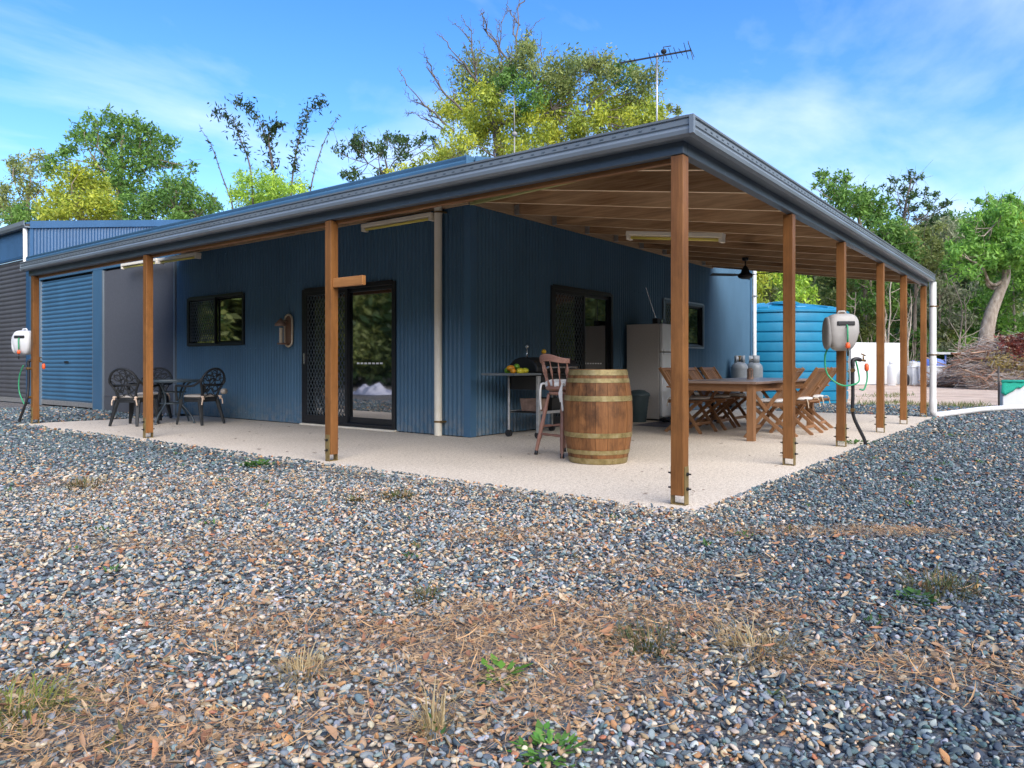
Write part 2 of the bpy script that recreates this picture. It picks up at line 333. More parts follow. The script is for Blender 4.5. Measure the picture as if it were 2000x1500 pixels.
# ------------------------------------------------------------------ setting: ground, slab, hill
def ground_mat():
    def bl(t, b):
        c = t.nodes.new('ShaderNodeTexCoord'); s = t.nodes.new('ShaderNodeSeparateXYZ'); t.links.new(c.outputs['Object'], s.inputs[0])
        vo = t.nodes.new('ShaderNodeTexVoronoi'); vo.inputs['Scale'].default_value = 85; t.links.new(c.outputs['Object'], vo.inputs['Vector'])
        sp = t.nodes.new('ShaderNodeSeparateColor'); t.links.new(vo.outputs['Color'], sp.inputs[0])
        grav = ramp(t, sp.outputs[0], [(0, (.06, .068, .078)), (.45, (.13, .14, .15)), (.7, (.26, .25, .24)), (.88, (.36, .24, .15)), (1, (.5, .45, .38))])
        grav = mix(t, .5, grav, ramp(t, noise(t, .7, 4), [(.35, (.09, .1, .115)), (.7, (.2, .17, .14))]))
        dirt = ramp(t, noise(t, .9, 7, .65), [(.3, (.50, .36, .26)), (.5, (.68, .51, .38)), (.72, (.80, .65, .50))])
        straw = ramp(t, noise(t, 3.1, 6, .7), [(.55, (0, 0, 0)), (.7, (1, 1, 1))]); dirt = mix(t, mix(t, 1., straw, (.4, .4, .4), 'MULTIPLY'), dirt, (.33, .21, .12))
        grs = ramp(t, noise(t, .33, 6, .7), [(.6, (0, 0, 0)), (.72, (1, 1, 1))]); dirt = mix(t, mix(t, 1., grs, (.4, .4, .4), 'MULTIPLY'), dirt, (.16, .17, .05))
        # gravel ends past the far end of the slab (x about 16, slanting) and dirt goes on
        e = t.nodes.new('ShaderNodeMath'); e.operation = 'MULTIPLY_ADD'; t.links.new(s.outputs[1], e.inputs[0]); e.inputs[1].default_value = .18; t.links.new(s.outputs[0], e.inputs[2])
        e2 = t.nodes.new('ShaderNodeMath'); e2.operation = 'MULTIPLY_ADD'; t.links.new(noise(t, .8, 4), e2.inputs[0]); e2.inputs[1].default_value = 1.6; t.links.new(e.outputs[0], e2.inputs[2])
        mr = t.nodes.new('ShaderNodeMapRange'); t.links.new(e2.outputs[0], mr.inputs[0]); mr.inputs[1].default_value = 16.6; mr.inputs[2].default_value = 17.2
        far = t.nodes.new('ShaderNodeMapRange'); t.links.new(s.outputs[0], far.inputs[0]); far.inputs[1].default_value = 36; far.inputs[2].default_value = 46
        col = mix(t, mr.outputs[0], grav, dirt); col = mix(t, far.outputs[0], col, (.12, .115, .045))
        t.links.new(col, b.inputs['Base Color']); bump(t, b, vo.outputs['Distance'], .8, .012)
    return mat('ground_earth_and_gravel', rough=.92, spec=.2, build=bl)
g = MB()
xs = np.concatenate([[-600, -120, -40], np.arange(-12, 30, 1.5), [40, 60, 90, 140, 600]]); ys = np.concatenate([[-600, -120, -40], np.arange(-12, 30, 1.5), [40, 60, 90, 140, 600]])
P = np.zeros((len(xs), len(ys), 3)); P[..., 0] = xs[:, None]; P[..., 1] = ys[None]
P[..., 2] = GZ - .012
g.grid(P); build(g, 'ground', ground_mat(), smooth=True, kind='structure')
def slab_mat():
    def bl(t, b):
        f = noise(t, 85, 3, .75); big = noise(t, .7, 5, .6); med = noise(t, 28, 3, .7)
        col = ramp(t, f, [(.30, (.30, .22, .145)), (.42, (.56, .48, .38)), (.56, (.76, .69, .585)), (.70, (.87, .825, .745))])
        col = mix(t, 1., col, ramp(t, big, [(.3, (.88, .86, .83)), (.7, (1.04, 1.03, 1.02))]), 'MULTIPLY'); col = mix(t, 1., col, ramp(t, med, [(.32, (.72, .69, .66)), (.5, (1, 1, 1)), (.7, (1.08, 1.07, 1.06))]), 'MULTIPLY')
        dirt = ramp(t, noise(t, 2.4, 6, .7), [(.6, (0, 0, 0)), (.78, (1, 1, 1))]); col = mix(t, mix(t, 1., dirt, (.28, .28, .28), 'MULTIPLY'), col, (.3, .235, .17))
        t.links.new(col, b.inputs['Base Color']); bump(t, b, f, .35, .003)
    return mat('exposed_aggregate', rough=.8, spec=.3, build=bl)
s = MB(); n = 60
yy = np.linspace(SLAB[2], SLAB[3], n); xx = np.linspace(SLAB[0], SLAB[1], n)
edge = [(SLAB[0] + .012 * (random.random() - .5), y) for y in yy][::-1] + [(x, SLAB[2] + .012 * (random.random() - .5)) for x in xx[1:]]
poly = edge + [(SLAB[1], WY + .02), (WX + .02, WY + .02), (WX + .02, 10.75), (WX - .3, 10.8)]
s.prism(poly, 'z', -.12, 0); build(s, 'patio_slab', slab_mat(), kind='structure', bevel=.006)

# hill beyond the trees, right of the view
def hillmat():
    def bl(t, b): t.links.new(ramp(t, noise(t, .09, 6, .7), [(.3, (.07, .10, .03)), (.6, (.14, .16, .06)), (.8, (.22, .2, .11))]), b.inputs['Base Color'])
    return mat('hill_scrub', rough=.95, spec=.1, build=bl)
hc = at(2050, 711, 230); h = MB(); n = 40; P = np.zeros((n, n, 3))
for i in range(n):
    for j in range(n):
        u = (i / (n - 1) - .5) * 2; v = (j / (n - 1) - .5) * 2
        P[i, j] = (hc[0] + u * 150, hc[1] + v * 150, -3 + 44 * max(0, math.cos(min(1, math.hypot(u, v)) * math.pi / 2)) ** 1.3 + 3 * vnoise(u * 6 + 20, v * 6 + 20))
HILL = P
build(h.grid(P), 'hill', hillmat(), smooth=True, kind='structure')

# ------------------------------------------------------------------ house
house = thing('house', 'blue corrugated steel house with a long gutter behind the timber-post verandah', 'house', (WX, WY, 0))
def hb(mb, name, m, parent=None, **k): return build(mb, name, m, parent or house, world=True, **k)
def corr(axis, fixed, out, a0, a1, z0, z1, openings=(), pitch=.076, amp=.0115, seg=6, ztop=None):
    mb = MB(); nn = int(round((a1 - a0) / pitch * seg)); A = np.linspace(a0, a1, nn + 1)
    zs = sorted(set([z0, z1] + [z for o in openings for z in o[2:] if z0 < z < z1])); off = fixed + out * amp * np.cos(2 * math.pi * A / pitch)
    nz = len(zs)
    for a, f in zip(A, off):
        for z in zs:
            zz_ = ztop(a) if (ztop and z == z1) else z
            mb.v.append((f, a, zz_) if axis == 'y' else (a, f, zz_))
    for i in range(nn):
        m_ = (A[i] + A[i + 1]) / 2
        for k in range(nz - 1):
            zc = (zs[k] + zs[k + 1]) / 2
            if any(o[0] < m_ < o[1] and o[2] < zc < o[3] for o in openings): continue
            q = (i * nz + k, (i + 1) * nz + k, (i + 1) * nz + k + 1, i * nz + k + 1); mb.f.append(q if (axis == 'x') else q[::-1])
    return mb
D1 = (5.433, 7.512, .03, 2.12); W1 = (9.173, 10.988, 1.285, 2.176)
D2 = (4.362, 6.162, .03, 2.125); W2 = (8.149, 9.97, 1.308, 2.165)
hb(corr('y', WX, -1, WY + .1, 11.43, .012, 3.5, [D1, W1]), 'front_wall', M['blue'], smooth=True)
hb(corr('x', WY, -1, WX + .1, 12.93, .012, 3.55, [D2, W2]), 'side_wall', M['blue'], smooth=True)
hb(corr('x', WY, -1, WX + .1, 12.93, 3.55, 4.4, [], ztop=lambda a: 3.55 + .175 * min(a - WX, 12.98 - a)), 'gable_wall', M['blue'], smooth=True)
t = MB(); t.box(WX - .016, WX + .1, WY - .016, WY - .011, .006, 3.5); t.box(WX - .016, WX - .011, WY - .011, WY + .1, .006, 3.5)
hb(t, 'corner_flashing', M['blue_trim'])
t = MB(); t.box(12.88, 12.996, WY - .016, WY - .011, -.03, 3.6); t.box(12.991, 12.996, WY - .011, WY + 8, -.03, 3.6); hb(t, 'corner_flashing', M['blue_trim'])
for ax, a0_, a1_, fix in (('y', WY + .2, 11.35, WX), ('x', WX + .2, 12.8, WY)):
    sc2 = MB()
    for z in (.12, 1.22, 2.24, 2.9):
        a_ = math.ceil(a0_ / .152) * .152 + .038 * 0
        while a_ < a1_:
            if not any(o[0] - .05 < a_ < o[1] + .05 and o[2] < z < o[3] for o in ((D1, W1) if ax == 'y' else (D2, W2))):
                p = (fix - .0125, a_, z) if ax == 'y' else (a_, fix - .0125, z); e = .0065
                sc2.box(p[0] - (.004 if ax == 'y' else e), p[0] + (.004 if ax == 'y' else e), p[1] - (e if ax == 'y' else .004), p[1] + (e if ax == 'y' else .004), z - e, z + e)
            a_ += .152
    hb(sc2, 'cladding_screws', M['blue_trim'], kind='stuff')
# back shell (dark core that closes the body)
t = MB(); t.box(WX + .12, 12.9, WY + .12, 18.4, -.05, 3.45); hb(t, 'inner_lining', M['charcoal'])
# charcoal mesh bay, posts, roller door, header
t = MB(); t.box(WX - .012, WX + .02, 11.50, 14.45, .26, 2.95); hb(t, 'bay_screen', M['panel'])
t = MB(); t.box(WX - .02, WX + .02, 11.50, 14.45, GZ, .255); hb(t, 'bay_plinth', M['charcoal'])
for y in (11.43, 14.45):
    t = MB(); t.box(WX - .04, WX + .03, y, y + .05, GZ, 2.97); hb(t, 'bay_jamb', M['gutter'])
t = MB(); t.box(WX - .03, WX + .05, 14.5, 14.97, GZ, 3.0); hb(t, 'blue_column', M['blue_trim'], bevel=.004)
t = MB(); t.box(WX - .03, WX + .05, 17.9, 18.52, GZ, 3.0); hb(t, 'blue_column', M['blue_trim'], bevel=.004)
t = MB(); t.box(WX - .034, WX + .05, 11.43, 18.52, 3.0, 3.5); hb(t, 'header', M['blue_trim'])
def roller(mb, x, y0, y1, z0, z1, pitch=.097):
    n = int((z1 - z0) / pitch); pr = []
    for k in range(n + 1):
        z = z0 + k * pitch
        for q, o in ((0, .0), (.10, .004), (.2, .016), (.45, .021), (.7, .016), (.86, .004)):
            if z + q * pitch <= z1: pr.append((x - o, z + q * pitch))
    P = np.array([[(px, y, pz) for px, pz in pr] for y in (y0, y1)]); mb.grid(P); mb.f = [f[::-1] for f in mb.f]; return mb
rd = hb(roller(MB(), WX + .02, 15.0, 17.86, .09, 2.96), 'roller_door', M['blue_door'], smooth=True, auto=50)
t = MB(); t.box(WX - .005, WX + .03, 15.0, 17.86, -.02, .09); hb(t, 'bottom_rail', M['galv'], rd, bevel=.004)
t = MB(); t.box(WX - .02, WX, 16.3, 16.5, .98, 1.02); hb(t, 'handle', M['dark'], rd)
for y in (14.97, 17.86):
    t = MB(); t.box(WX - .022, WX + .04, y, y + .04, GZ, 2.97); hb(t, 'door_guide', M['gutter'], rd)

def glazed(name, axis, fixed, a0, a1, z0, z1, screen_lo, door, parent):
    """sliding unit in a wall; screen_lo: the security grille covers the half with the lower coordinate"""
    def bx(mb, a, b, o0, o1, z, zb):
        if axis == 'y': mb.box(fixed + o0, fixed + o1, a, b, z, zb)
        else: mb.box(a, b, fixed + o0, fixed + o1, z, zb)
        return mb
    f = MB(); fw = .045 if door else .028
    bx(f, a0 - .02, a0 + fw, -.03, .07, z0, z1); bx(f, a1 - fw, a1 + .02, -.03, .07, z0, z1); bx(f, a0 + fw, a1 - fw, -.03, .07, z1 - fw, z1 + .02); bx(f, a0 + fw, a1 - fw, -.03, .07, z0 - .005, z0 + fw)
    fr = hb(f, name, M['frame'], parent, bevel=.004)
    mid = (a0 + a1) / 2
    lo, hi = (a0 + fw, mid + .03), (mid - .03, a1 - fw)
    sc, gl = (lo, hi) if screen_lo else (hi, lo)
    p = MB(); bx(p, gl[0] + .05, gl[1] - .05, .030, .036, z0 + fw + .05, z1 - fw - .05); pane = hb(p, 'pane', M['glass'], fr)
    p = MB(); bx(p, sc[0] + .02, sc[1] - .02, .055, .061, z0 + fw + .03, z1 - fw - .03); hb(p, 'pane', M['glass'], fr)
    for (q, o0, o1, nm) in ((gl, .015, .05, 'sash'), (sc, -.028, .004, 'screen_frame')):
        e = MB(); ww = .055 if door else .024
        bx(e, q[0], q[0] + ww, o0, o1, z0 + fw, z1 - fw); bx(e, q[1] - ww, q[1], o0, o1, z0 + fw, z1 - fw)
        bx(e, q[0] + ww, q[1] - ww, o0, o1, z0 + fw, z0 + fw + ww * (1.6 if door else 1)); bx(e, q[0] + ww, q[1] - ww, o0, o1, z1 - fw - ww, z1 - fw)
        hb(e, nm, M['frame'], fr, bevel=.003)
    # diamond grille
    gm = MB(); u0, u1 = sc[0] + .05, sc[1] - .05; v0, v1 = z0 + fw + .05, z1 - fw - .05; du, dvv = .075, .12; th = .0045
    def pt(u, v, o): return (fixed + o, u, v) if axis == 'y' else (u, fixed + o, v)
    nu = int((u1 - u0) / du) + 1; nv = int((v1 - v0) / dvv) + 1
    for i in range(nu):
        for j in range(nv):
            cu, cv = u0 + (i + .5) * du, v0 + (j + .5) * dvv
            ps = [(cu - du / 2, cv), (cu, cv + dvv / 2), (cu + du / 2, cv), (cu, cv - dvv / 2)]
            for k in range(4):
                a, b = ps[k], ps[(k + 1) % 4]
                a = (min(max(a[0], u0), u1), min(max(a[1], v0), v1)); b = (min(max(b[0], u0), u1), min(max(b[1], v0), v1))
                if math.hypot(a[0] - b[0], a[1] - b[1]) < .01: continue
                gm.bar(pt(*a, -.014), pt(*b, -.014), .009, .006, up=(1, 0, 0) if axis == 'y' else (0, 1, 0))
    hb(gm, 'security_grille', M['mesh'], fr)
    return fr, pane, sc, gl, bx
d1, pane1, sc, gl, bx = glazed('sliding_door', 'y', WX, D1[0], D1[1], D1[2], D1[3], False, True, house)
for k in range(7):
    y = 5.73 + k * .083; t = MB(); t.box(WX + .026, WX + .0285, y, y + .055, .95, .975); hb(t, 'safety_dash', M['white'], d1)
t = MB(); t.box(WX - .05, WX - .028, 7.44, 7.47, .95, 1.12); hb(t, 'handle', M['silver'], d1, bevel=.004)
t = MB(); t.box(WX - .07, WX + .03, D1[0] - .03, D1[1] + .03, .0, .024); hb(t, 'door_sill', M['cream'], bevel=.004)
w1 = glazed('window', 'y', WX, W1[0], W1[1], W1[2], W1[3], False, False, house)
d2 = glazed('sliding_door', 'x', WY, D2[0], D2[1], D2[2], D2[3], True, True, house)
for k in range(7):
    x = 5.36 + k * .08; t = MB(); t.box(x, x + .05, WY + .026, WY + .0285, .95, .972); hb(t, 'safety_dash', M['white'], d2[0])
w2 = glazed('window', 'x', WY, W2[0], W2[1], W2[2], W2[3], True, False, house)
for fr, (a0, a1, z0, z1) in ((w2[0], W2),):
    t = MB(); e = .03
    t.box(a0 - .05, a0 - .02, WY - .034, WY + .0, z0 - .03, z1 + .03); t.box(a1 + .02, a1 + .05, WY - .034, WY, z0 - .03, z1 + .03)
    t.box(a0 - .02, a1 + .02, WY - .034, WY, z1 + .02, z1 + .05); t.box(a0 - .02, a1 + .02, WY - .034, WY, z0 - .035, z0 - .005); hb(t, 'trim', M['gutter'], fr)
# roof and main gutter
RX = (WX + 12.98) / 2; RZ = 3.6 + .178 * (RX - WX)
t = MB(); t.prism([(WX - .12, 3.585), (RX, RZ), (13.1, 3.585), (13.1, 3.55), (RX, RZ - .05), (WX - .12, 3.55)], 'y', WY - .07, 18.54); hb(t, 'roof', M['blue_trim'])
t = MB(); t.prism([(WX + .0, 3.62), (RX, RZ + .02), (RX, RZ - .16), (WX + .0, 3.47)], 'y', WY - .1, WY - .075); hb(t, 'barge_cap', M['blue_trim'])
pr = [(WX - .02, 3.44), (WX - .12, 3.44), (WX - .15, 3.47), (WX - .155, 3.53), (WX - .135, 3.555), (WX - .15, 3.59), (WX - .15, 3.605), (WX - .13, 3.605), (WX - .125, 3.46), (WX - .02, 3.46)]
gt = MB(); gt.prism(pr, 'y', WY - .06, 18.4); gt.box(WX - .157, WX - .015, WY - .068, WY - .06, 3.436, 3.61); hb(gt, 'gutter', M['blue_trim'])
t = MB(); t.box(WX - .02, WX - .012, WY - .05, 18.45, 3.4, 3.6); hb(t, 'fascia', M['blue'])

# tall shed attached at the far end
SY = 18.574
shed = thing('shed', 'tall blue steel shed with a charcoal roller door at the left edge', 'shed', (WX, SY, 0))
def sb(mb, name, m, parent=None, **k): return build(mb, name, m, parent or shed, world=True, **k)
sb(corr('x', SY, -1, WX + .03, 12.0, 0, 4.3, ztop=lambda a: 4.38 + .163 * min(a - WX, 12.0 - a)), 'gable_wall', M['shed_blue'], smooth=True)
t = MB(); t.box(WX - .005, WX + .06, SY - .02, SY - .012, 0, 4.42); t.box(WX - .012, WX - .005, SY - .02, SY + .24, 0, 4.42); sb(t, 'corner_flashing', M['shed_trim'])
sb(corr('y', WX, -1, SY + .24, 27, 3.68, 4.42), 'front_wall', M['shed_blue'], smooth=True)
dd = sb(roller(MB(), WX + .05, SY + .29, 22.3, .08, 3.64, .115), 'roller_door', M['charcoal'], smooth=True, auto=50)
t = MB(); t.box(WX - .0, WX + .06, SY + .29, 22.3, -.03, .08); sb(t, 'bottom_rail', M['galv'], dd)
t = MB(); t.box(WX - .02, WX + .06, SY + .24, 22.4, 3.64, 3.70); sb(t, 'door_header', M['shed_trim'])
t = MB(); t.box(WX - .02, WX + .08, 22.3, 27, GZ, 3.68); sb(t, 'front_wall', M['shed_trim'])
xr = 7.2; zr = 4.5 + .163 * (xr - WX)
t = MB(); t.prism([(WX - .1, 4.49), (xr, zr + .02), (12.1, 4.49), (12.1, 4.45), (xr, zr - .03), (WX - .1, 4.45)], 'y', SY - .03, 27); sb(t, 'roof', M['shed_trim'])
t = MB(); t.prism([(WX - .02, 4.53), (xr, zr + .045), (xr, zr - .14), (WX - .02, 4.35)], 'y', SY - .055, SY - .035); sb(t, 'barge_cap', M['shed_trim'])
t = MB(); t.prism([(WX - .02, 4.36), (WX - .13, 4.36), (WX - .16, 4.42), (WX - .16, 4.52), (WX - .145, 4.52), (WX - .14, 4.39), (WX - .02, 4.39)], 'y', SY - .05, 27); sb(t, 'gutter', M['gutter'])
t = MB(); t.tube([(WX - .07, SY + .12, 4.37), (WX - .065, SY + .12, 3.5)], .05, 14); sb(t, 'downpipe', M['white'], smooth=True, auto=50)

# ------------------------------------------------------------------ verandah
PY = [3.668, 7.354, 11.048]; PX = [2.422, 4.388, 6.575, 8.352, 10.325]; BZ = 2.36
ver = thing('verandah', 'timber-post verandah with grey gutter wrapping two sides of the blue house', 'verandah', (0, 0, 0))
def vb(mb, name, m, parent=None, **k): return build(mb, name, m, parent or ver, world=True, **k)
hw = .045
def bolt(p, d, parent):
    b = MB(); d = V(*d); b.tube([V(*p), V(*p) + d * .012], .012, 6); b.tube([V(*p) + d * .012, V(*p) + d * .03], .006, 6); vb(b, 'bolt', M['dark'], parent)
def post(x, y, along):                                              # along: the verandah side it stands on
    p = MB(); p.box(x - hw, x + hw, y - hw, y + hw, .065, BZ - .004); po = vb(p, 'post', M['post'], bevel=.004)
    b = MB()
    if along == 'x': 
        for s_ in (-1, 1): b.box(x + s_ * (hw + .001), x + s_ * (hw + .007), y - .03, y + .03, .002, .26)
        b.box(x - hw - .007, x + hw + .007, y - .03, y + .03, .0, .006)
    else:
        for s_ in (-1, 1): b.box(x - .03, x + .03, y + s_ * (hw + .001), y + s_ * (hw + .007), .002, .26)
        b.box(x - .03, x + .03, y - hw - .007, y + hw + .007, .0, .006)
    br = vb(b, 'post_bracket', M['bronze'], po)
    for z in (.11, .21):
        if along == 'x': bolt((x + hw + .007, y, z), (1, 0, 0), po); bolt((x - hw - .007, y, z), (-1, 0, 0), po)
        else: bolt((x, y - hw - .007, z), (0, -1, 0), po); bolt((x, y + hw + .007, z), (0, 1, 0), po)
    return po
post(0, 0, 'y'); stubp = None
for y in PY:
    q = post(0, y, 'x')
    if y == PY[0]: stubp = q
for x in PX: post(x, 0, 'y')
t = MB(); t.box(-.022, .022, 3.19, PY[0] - hw - .001, 1.70, 1.79); vb(t, 'arm_block', M['post_y'], stubp, bevel=.004)
XE, YE = 10.46, 11.17
t = MB(); t.box(-.05, .02, -.05, YE, BZ, BZ + .15); vb(t, 'beam', M['beam'], bevel=.006)
t = MB(); t.box(.021, XE, -.05, .02, BZ, BZ + .15); vb(t, 'beam', M['beam'], bevel=.006)
t = MB(); t.box(.021, .066, .05, YE - .02, BZ - .03, BZ + .1); vb(t, 'timber_plate', M['post_y'])
gp = [(.05, 2.445), (.135, 2.437), (.16, 2.452), (.165, 2.478), (.158, 2.492), (.15, 2.497), (.15, 2.505), (.158, 2.512), (.160, 2.545), (.155, 2.55), (.168, 2.556), (.17, 2.568), (.15, 2.570), (.146, 2.46), (.055, 2.458), (.055, 2.56), (.05, 2.56)]
P = np.array([[(-o, YE + .02, z), (-o, -o, z), (XE + .03, -o, z)] for o, z in gp + gp[:1]])
gm = MB(); gm.grid(P); gm.f = [f[::-1] for f in gm.f]
n = len(gp)
gm.add([(-o, YE + .02, z) for o, z in ((.05, 2.437), (.165, 2.437), (.165, 2.56), (.05, 2.56))], [(0, 1, 2, 3)]); gm.add([(XE + .03, -o, z) for o, z in ((.05, 2.437), (.165, 2.437), (.165, 2.56), (.05, 2.56))], [(3, 2, 1, 0)])
gut = vb(gm, 'gutter', M['gutter'])
sl = MB()
for k in range(110):
    y = .1 + k * .1; sl.box(-.162, -.1585, y, y + .03, 2.524, 2.531)
for k in range(104):
    x = .05 + k * .1; sl.box(x, x + .03, -.162, -.1585, 2.524, 2.531)
vb(sl, 'overflow_slot', M['beam'], gut, kind='stuff')
t = MB(); t.box(-.175, -.145, -.175, -.145, 2.445, 2.566); vb(t, 'mitre_joint', M['gutter'], gut)
# rafters, hips, hangers, ledger, battens, roof sheets
zy = lambda y: 2.395 + (3.035 - 2.395) * y / WY          # underside over the wide side
zx = lambda x: 2.395 + (3.035 - 2.395) * x / WX          # underside over the narrow side
RH = .19
hipx = lambda y: y * WX / WY
def rafter_y(x, y0, y1):
    r = MB(); r.add([(x + s_, y, z) for s_ in (-.0225, .0225) for y, z in ((y0, zy(y0)), (y1, zy(y1)), (y1, zy(y1) + RH), (y0, zy(y0) + RH))], [(0, 1, 2, 3), (7, 6, 5, 4), (0, 4, 5, 1), (1, 5, 6, 2), (2, 6, 7, 3), (3, 7, 4, 0)])
    o = vb(r, 'rafter', M['rafter_y']); o.data.materials.append(M['rafter_lit_edge']); [setattr(p, 'material_index', 1) for p in o.data.polygons if abs(p.normal.z) > .8 and p.center.z < zy(p.center.y) + .05]; return o
def rafter_x(y, x0, x1):
    r = MB(); r.add([(x, y + s_, z) for s_ in (-.0225, .0225) for x, z in ((x0, zx(x0)), (x1, zx(x1)), (x1, zx(x1) + RH), (x0, zx(x0) + RH))], [(3, 2, 1, 0), (4, 5, 6, 7), (1, 5, 4, 0), (2, 6, 5, 1), (3, 7, 6, 2), (0, 4, 7, 3)])
    o = vb(r, 'rafter', M['rafter_x']); o.data.materials.append(M['rafter_lit_edge']); [setattr(p, 'material_index', 1) for p in o.data.polygons if abs(p.normal.z) > .8 and p.center.z < zx(p.center.x) + .05]; return o
rx = [3.42 + .92 * k for k in range(8)] + [XE - .04]
for x in rx: rafter_y(x, .03, WY - .055)
for x in (.62, 1.54, 2.46): rafter_y(x, .03, x * WY / WX - .05)
for k in range(1, 12):
    y = .95 * k + .1
    if y < WY: rafter_x(y, .08, hipx(y) - .04)
    else: rafter_x(y, .08, WX - .03)
t = MB(); t.bar((.03, .03, zy(0) + .06), (WX - .03, WY - .05, zy(WY) + .06), .045, .2); vb(t, 'hip_rafter', M['hip'])
t = MB(); t.box(WX + .0, XE, WY - .055, WY - .012, 3.01, 3.24); vb(t, 'ledger', M['ply'])
t = MB(); t.box(WX - .055, WX - .012, WY, YE, 3.01, 3.24); vb(t, 'ledger', M['ply'])
for x in rx[:-1]:
    t = MB()
    for s_ in (-1, 1): t.box(x + s_ * .024, x + s_ * .027, WY - .14, WY - .057, zy(WY - .1) + .01, zy(WY - .1) + .13)
    t.box(x - .027, x + .027, WY - .14, WY - .057, zy(WY - .1) - .004, zy(WY - .1) + .01); vb(t, 'joist_hanger', M['galv'])
zt = lambda f, v: f(v) + RH
for k in range(5):
    y = .35 + k * .8; t = MB(); t.box(hipx(y), XE, y, y + .07, zy(y) + RH - .002, zy(y) + RH + .038); vb(t, 'roof_batten', M['ply'])
for k in range(3):
    x = .35 + k * .8; t = MB(); t.box(x, x + .07, x * WY / WX, YE, zx(x) + RH - .002, zx(x) + RH + .038); vb(t, 'roof_batten', M['ply'])
a = RH + .04
t = MB(); t.add([(-.1, -.1, zy(0) + a - .03), (XE + .02, -.1, zy(0) + a - .03), (XE + .02, WY, zy(WY) + a), (WX, WY, zy(WY) + a)], [(0, 1, 2, 3)]); o = vb(t, 'roof_sheet', M['gutter'])
o.modifiers.new('thick', 'SOLIDIFY').thickness = .02
t = MB(); t.add([(-.1, -.1, zy(0) + a - .03), (WX, WY, zx(WX) + a), (WX, YE + .02, zx(WX) + a), (-.1, YE + .02, zx(0) + a - .03)], [(0, 1, 2, 3)]); o = vb(t, 'roof_sheet', M['gutter'])
o.modifiers.new('thick', 'SOLIDIFY').thickness = .02

# ------------------------------------------------------------------ downpipes
def straps(par, x, y, zs, r):
    for z in zs:
        t = MB(); t.lathe([(r + .001, -.012), (r + .006, -.012), (r + .006, .012), (r + .001, .012)], 18, (x, y, z), False); t.box(x - .02, x + .02 + r, y - r - .035, y - r, z - .012, z + .012); build(t, 'pipe_strap', M['brass'], par, world=True)
dp = thing('downpipe', 'cream downpipe on the blue wall beside the house corner', 'downpipe', (WX - .07, 4.55, 0))
t = MB(); t.tube([(WX - .07, 4.55, .004), (WX - .07, 4.55, 3.02)], .052, 18); build(t, 'pipe', M['cream'], dp, True, world=True, auto=50)
t = MB(); t.tube([(WX - .07, 4.55, 2.94), (WX - .07, 4.55, 3.08), (WX - .03, 4.55, 3.12)], .056, 18); build(t, 'elbow', M['cream'], dp, True, world=True, auto=50)
straps(dp, WX - .07, 4.55, (.19,), .052); straps(dp, WX - .07, 4.55, (2.96,), .056)
dp = thing('downpipe', 'white downpipe at the far house corner beside the blue tank', 'downpipe', (12.9, WY - .06, 0))
t = MB(); t.tube([(12.99, WY - .07, GZ), (12.99, WY - .07, 3.5)], .045, 16); build(t, 'pipe', M['white'], dp, True, world=True, auto=50)
for z in (1.15, 2.6):
    t = MB(); t.box(12.93, 13.05, WY - .12, WY - .02, z - .015, z + .015); build(t, 'pipe_strap', M['galv'], dp, world=True)
dp = thing('drain_pipe', 'white stormwater pipe dropping from the verandah gutter and running over the gravel', 'drain pipe', (10.5, -.14, 0))
px_, py_ = 10.55, -.12; rr = .056
t = MB(); t.tube([(px_, py_, .08), (px_, py_, 2.44)], rr, 18); build(t, 'pipe', M['white'], dp, True, world=True, auto=50)
ps = [(px_, py_, .3), (px_, py_, .1), (px_ + .03, py_ - .01, .045), (px_ + .09, py_ - .035, .02), (px_ + .25, py_ - .09, .02)]
t = MB(); t.tube(ps, rr + .006, 18); build(t, 'elbow', M['white'], dp, True, world=True, auto=60)
t = MB(); t.tube([(px_ + .15, py_ - .06, .02), (13.0, -.62, .02), (13.95, -.95, .02), (14.3, -1.1, .02), (17.2, -3.0, .02)], rr, 16); build(t, 'ground_pipe', M['white'], dp, True, world=True, auto=60)
straps(dp, px_, py_, (1.12, 2.0), rr)
t = MB(); t.tube([(px_, py_, .95), (px_, py_, 1.06)], rr + .005, 18); build(t, 'collar', M['white'], dp, True, world=True, auto=50)

# ------------------------------------------------------------------ batten lights and fan
def light(p0, p1, label):
    p0 = V(*p0); p1 = V(*p1); r = thing('batten_light', label, 'light', tuple((p0 + p1) / 2), group='batten lights under the verandah roof')
    d = (p1 - p0) / np.linalg.norm(p1 - p0)
    t = MB(); t.bar(p0, p1, .11, .05); build(t, 'housing', M['cream'], r, world=True, bevel=.006)
    dn = V(0, 0, -.052)
    t = MB(); t.tube([p0 + dn + d * .05, p1 + dn - d * .05], .018, 10); build(t, 'tube', M['tube'], r, True, world=True)
    for p, s_ in ((p0, 1), (p1, -1)):
        t = MB(); q = p + d * s_ * .025; t.bar(q + V(0, 0, -.082), q + V(0, 0, -.026), .1, .045, up=tuple(d)); build(t, 'lamp_holder', M['cream'], r, world=True, bevel=.004)
light((WX - .09, 6.0, 2.94), (WX - .09, 4.62, 2.94), 'cream batten light with yellow tube over the left sliding door')
light((WX - .25, 11.55, 2.92), (WX - .25, 10.2, 2.91), 'cream batten light over the small window, right one of the far pair')
light((WX - .25, 13.05, 2.94), (WX - .25, 11.62, 2.93), 'cream batten light over the charcoal bay, left one of the far pair')
light((3.5, 2.29, 2.585), (3.5, 1.05, 2.425), 'cream batten light under the rafters above the barrel')
fc = V(7.9, 2.38, 2.5)
fan = thing('ceiling_fan', 'black ceiling fan hanging from the rafters above the timber table', 'ceiling fan', tuple(fc))
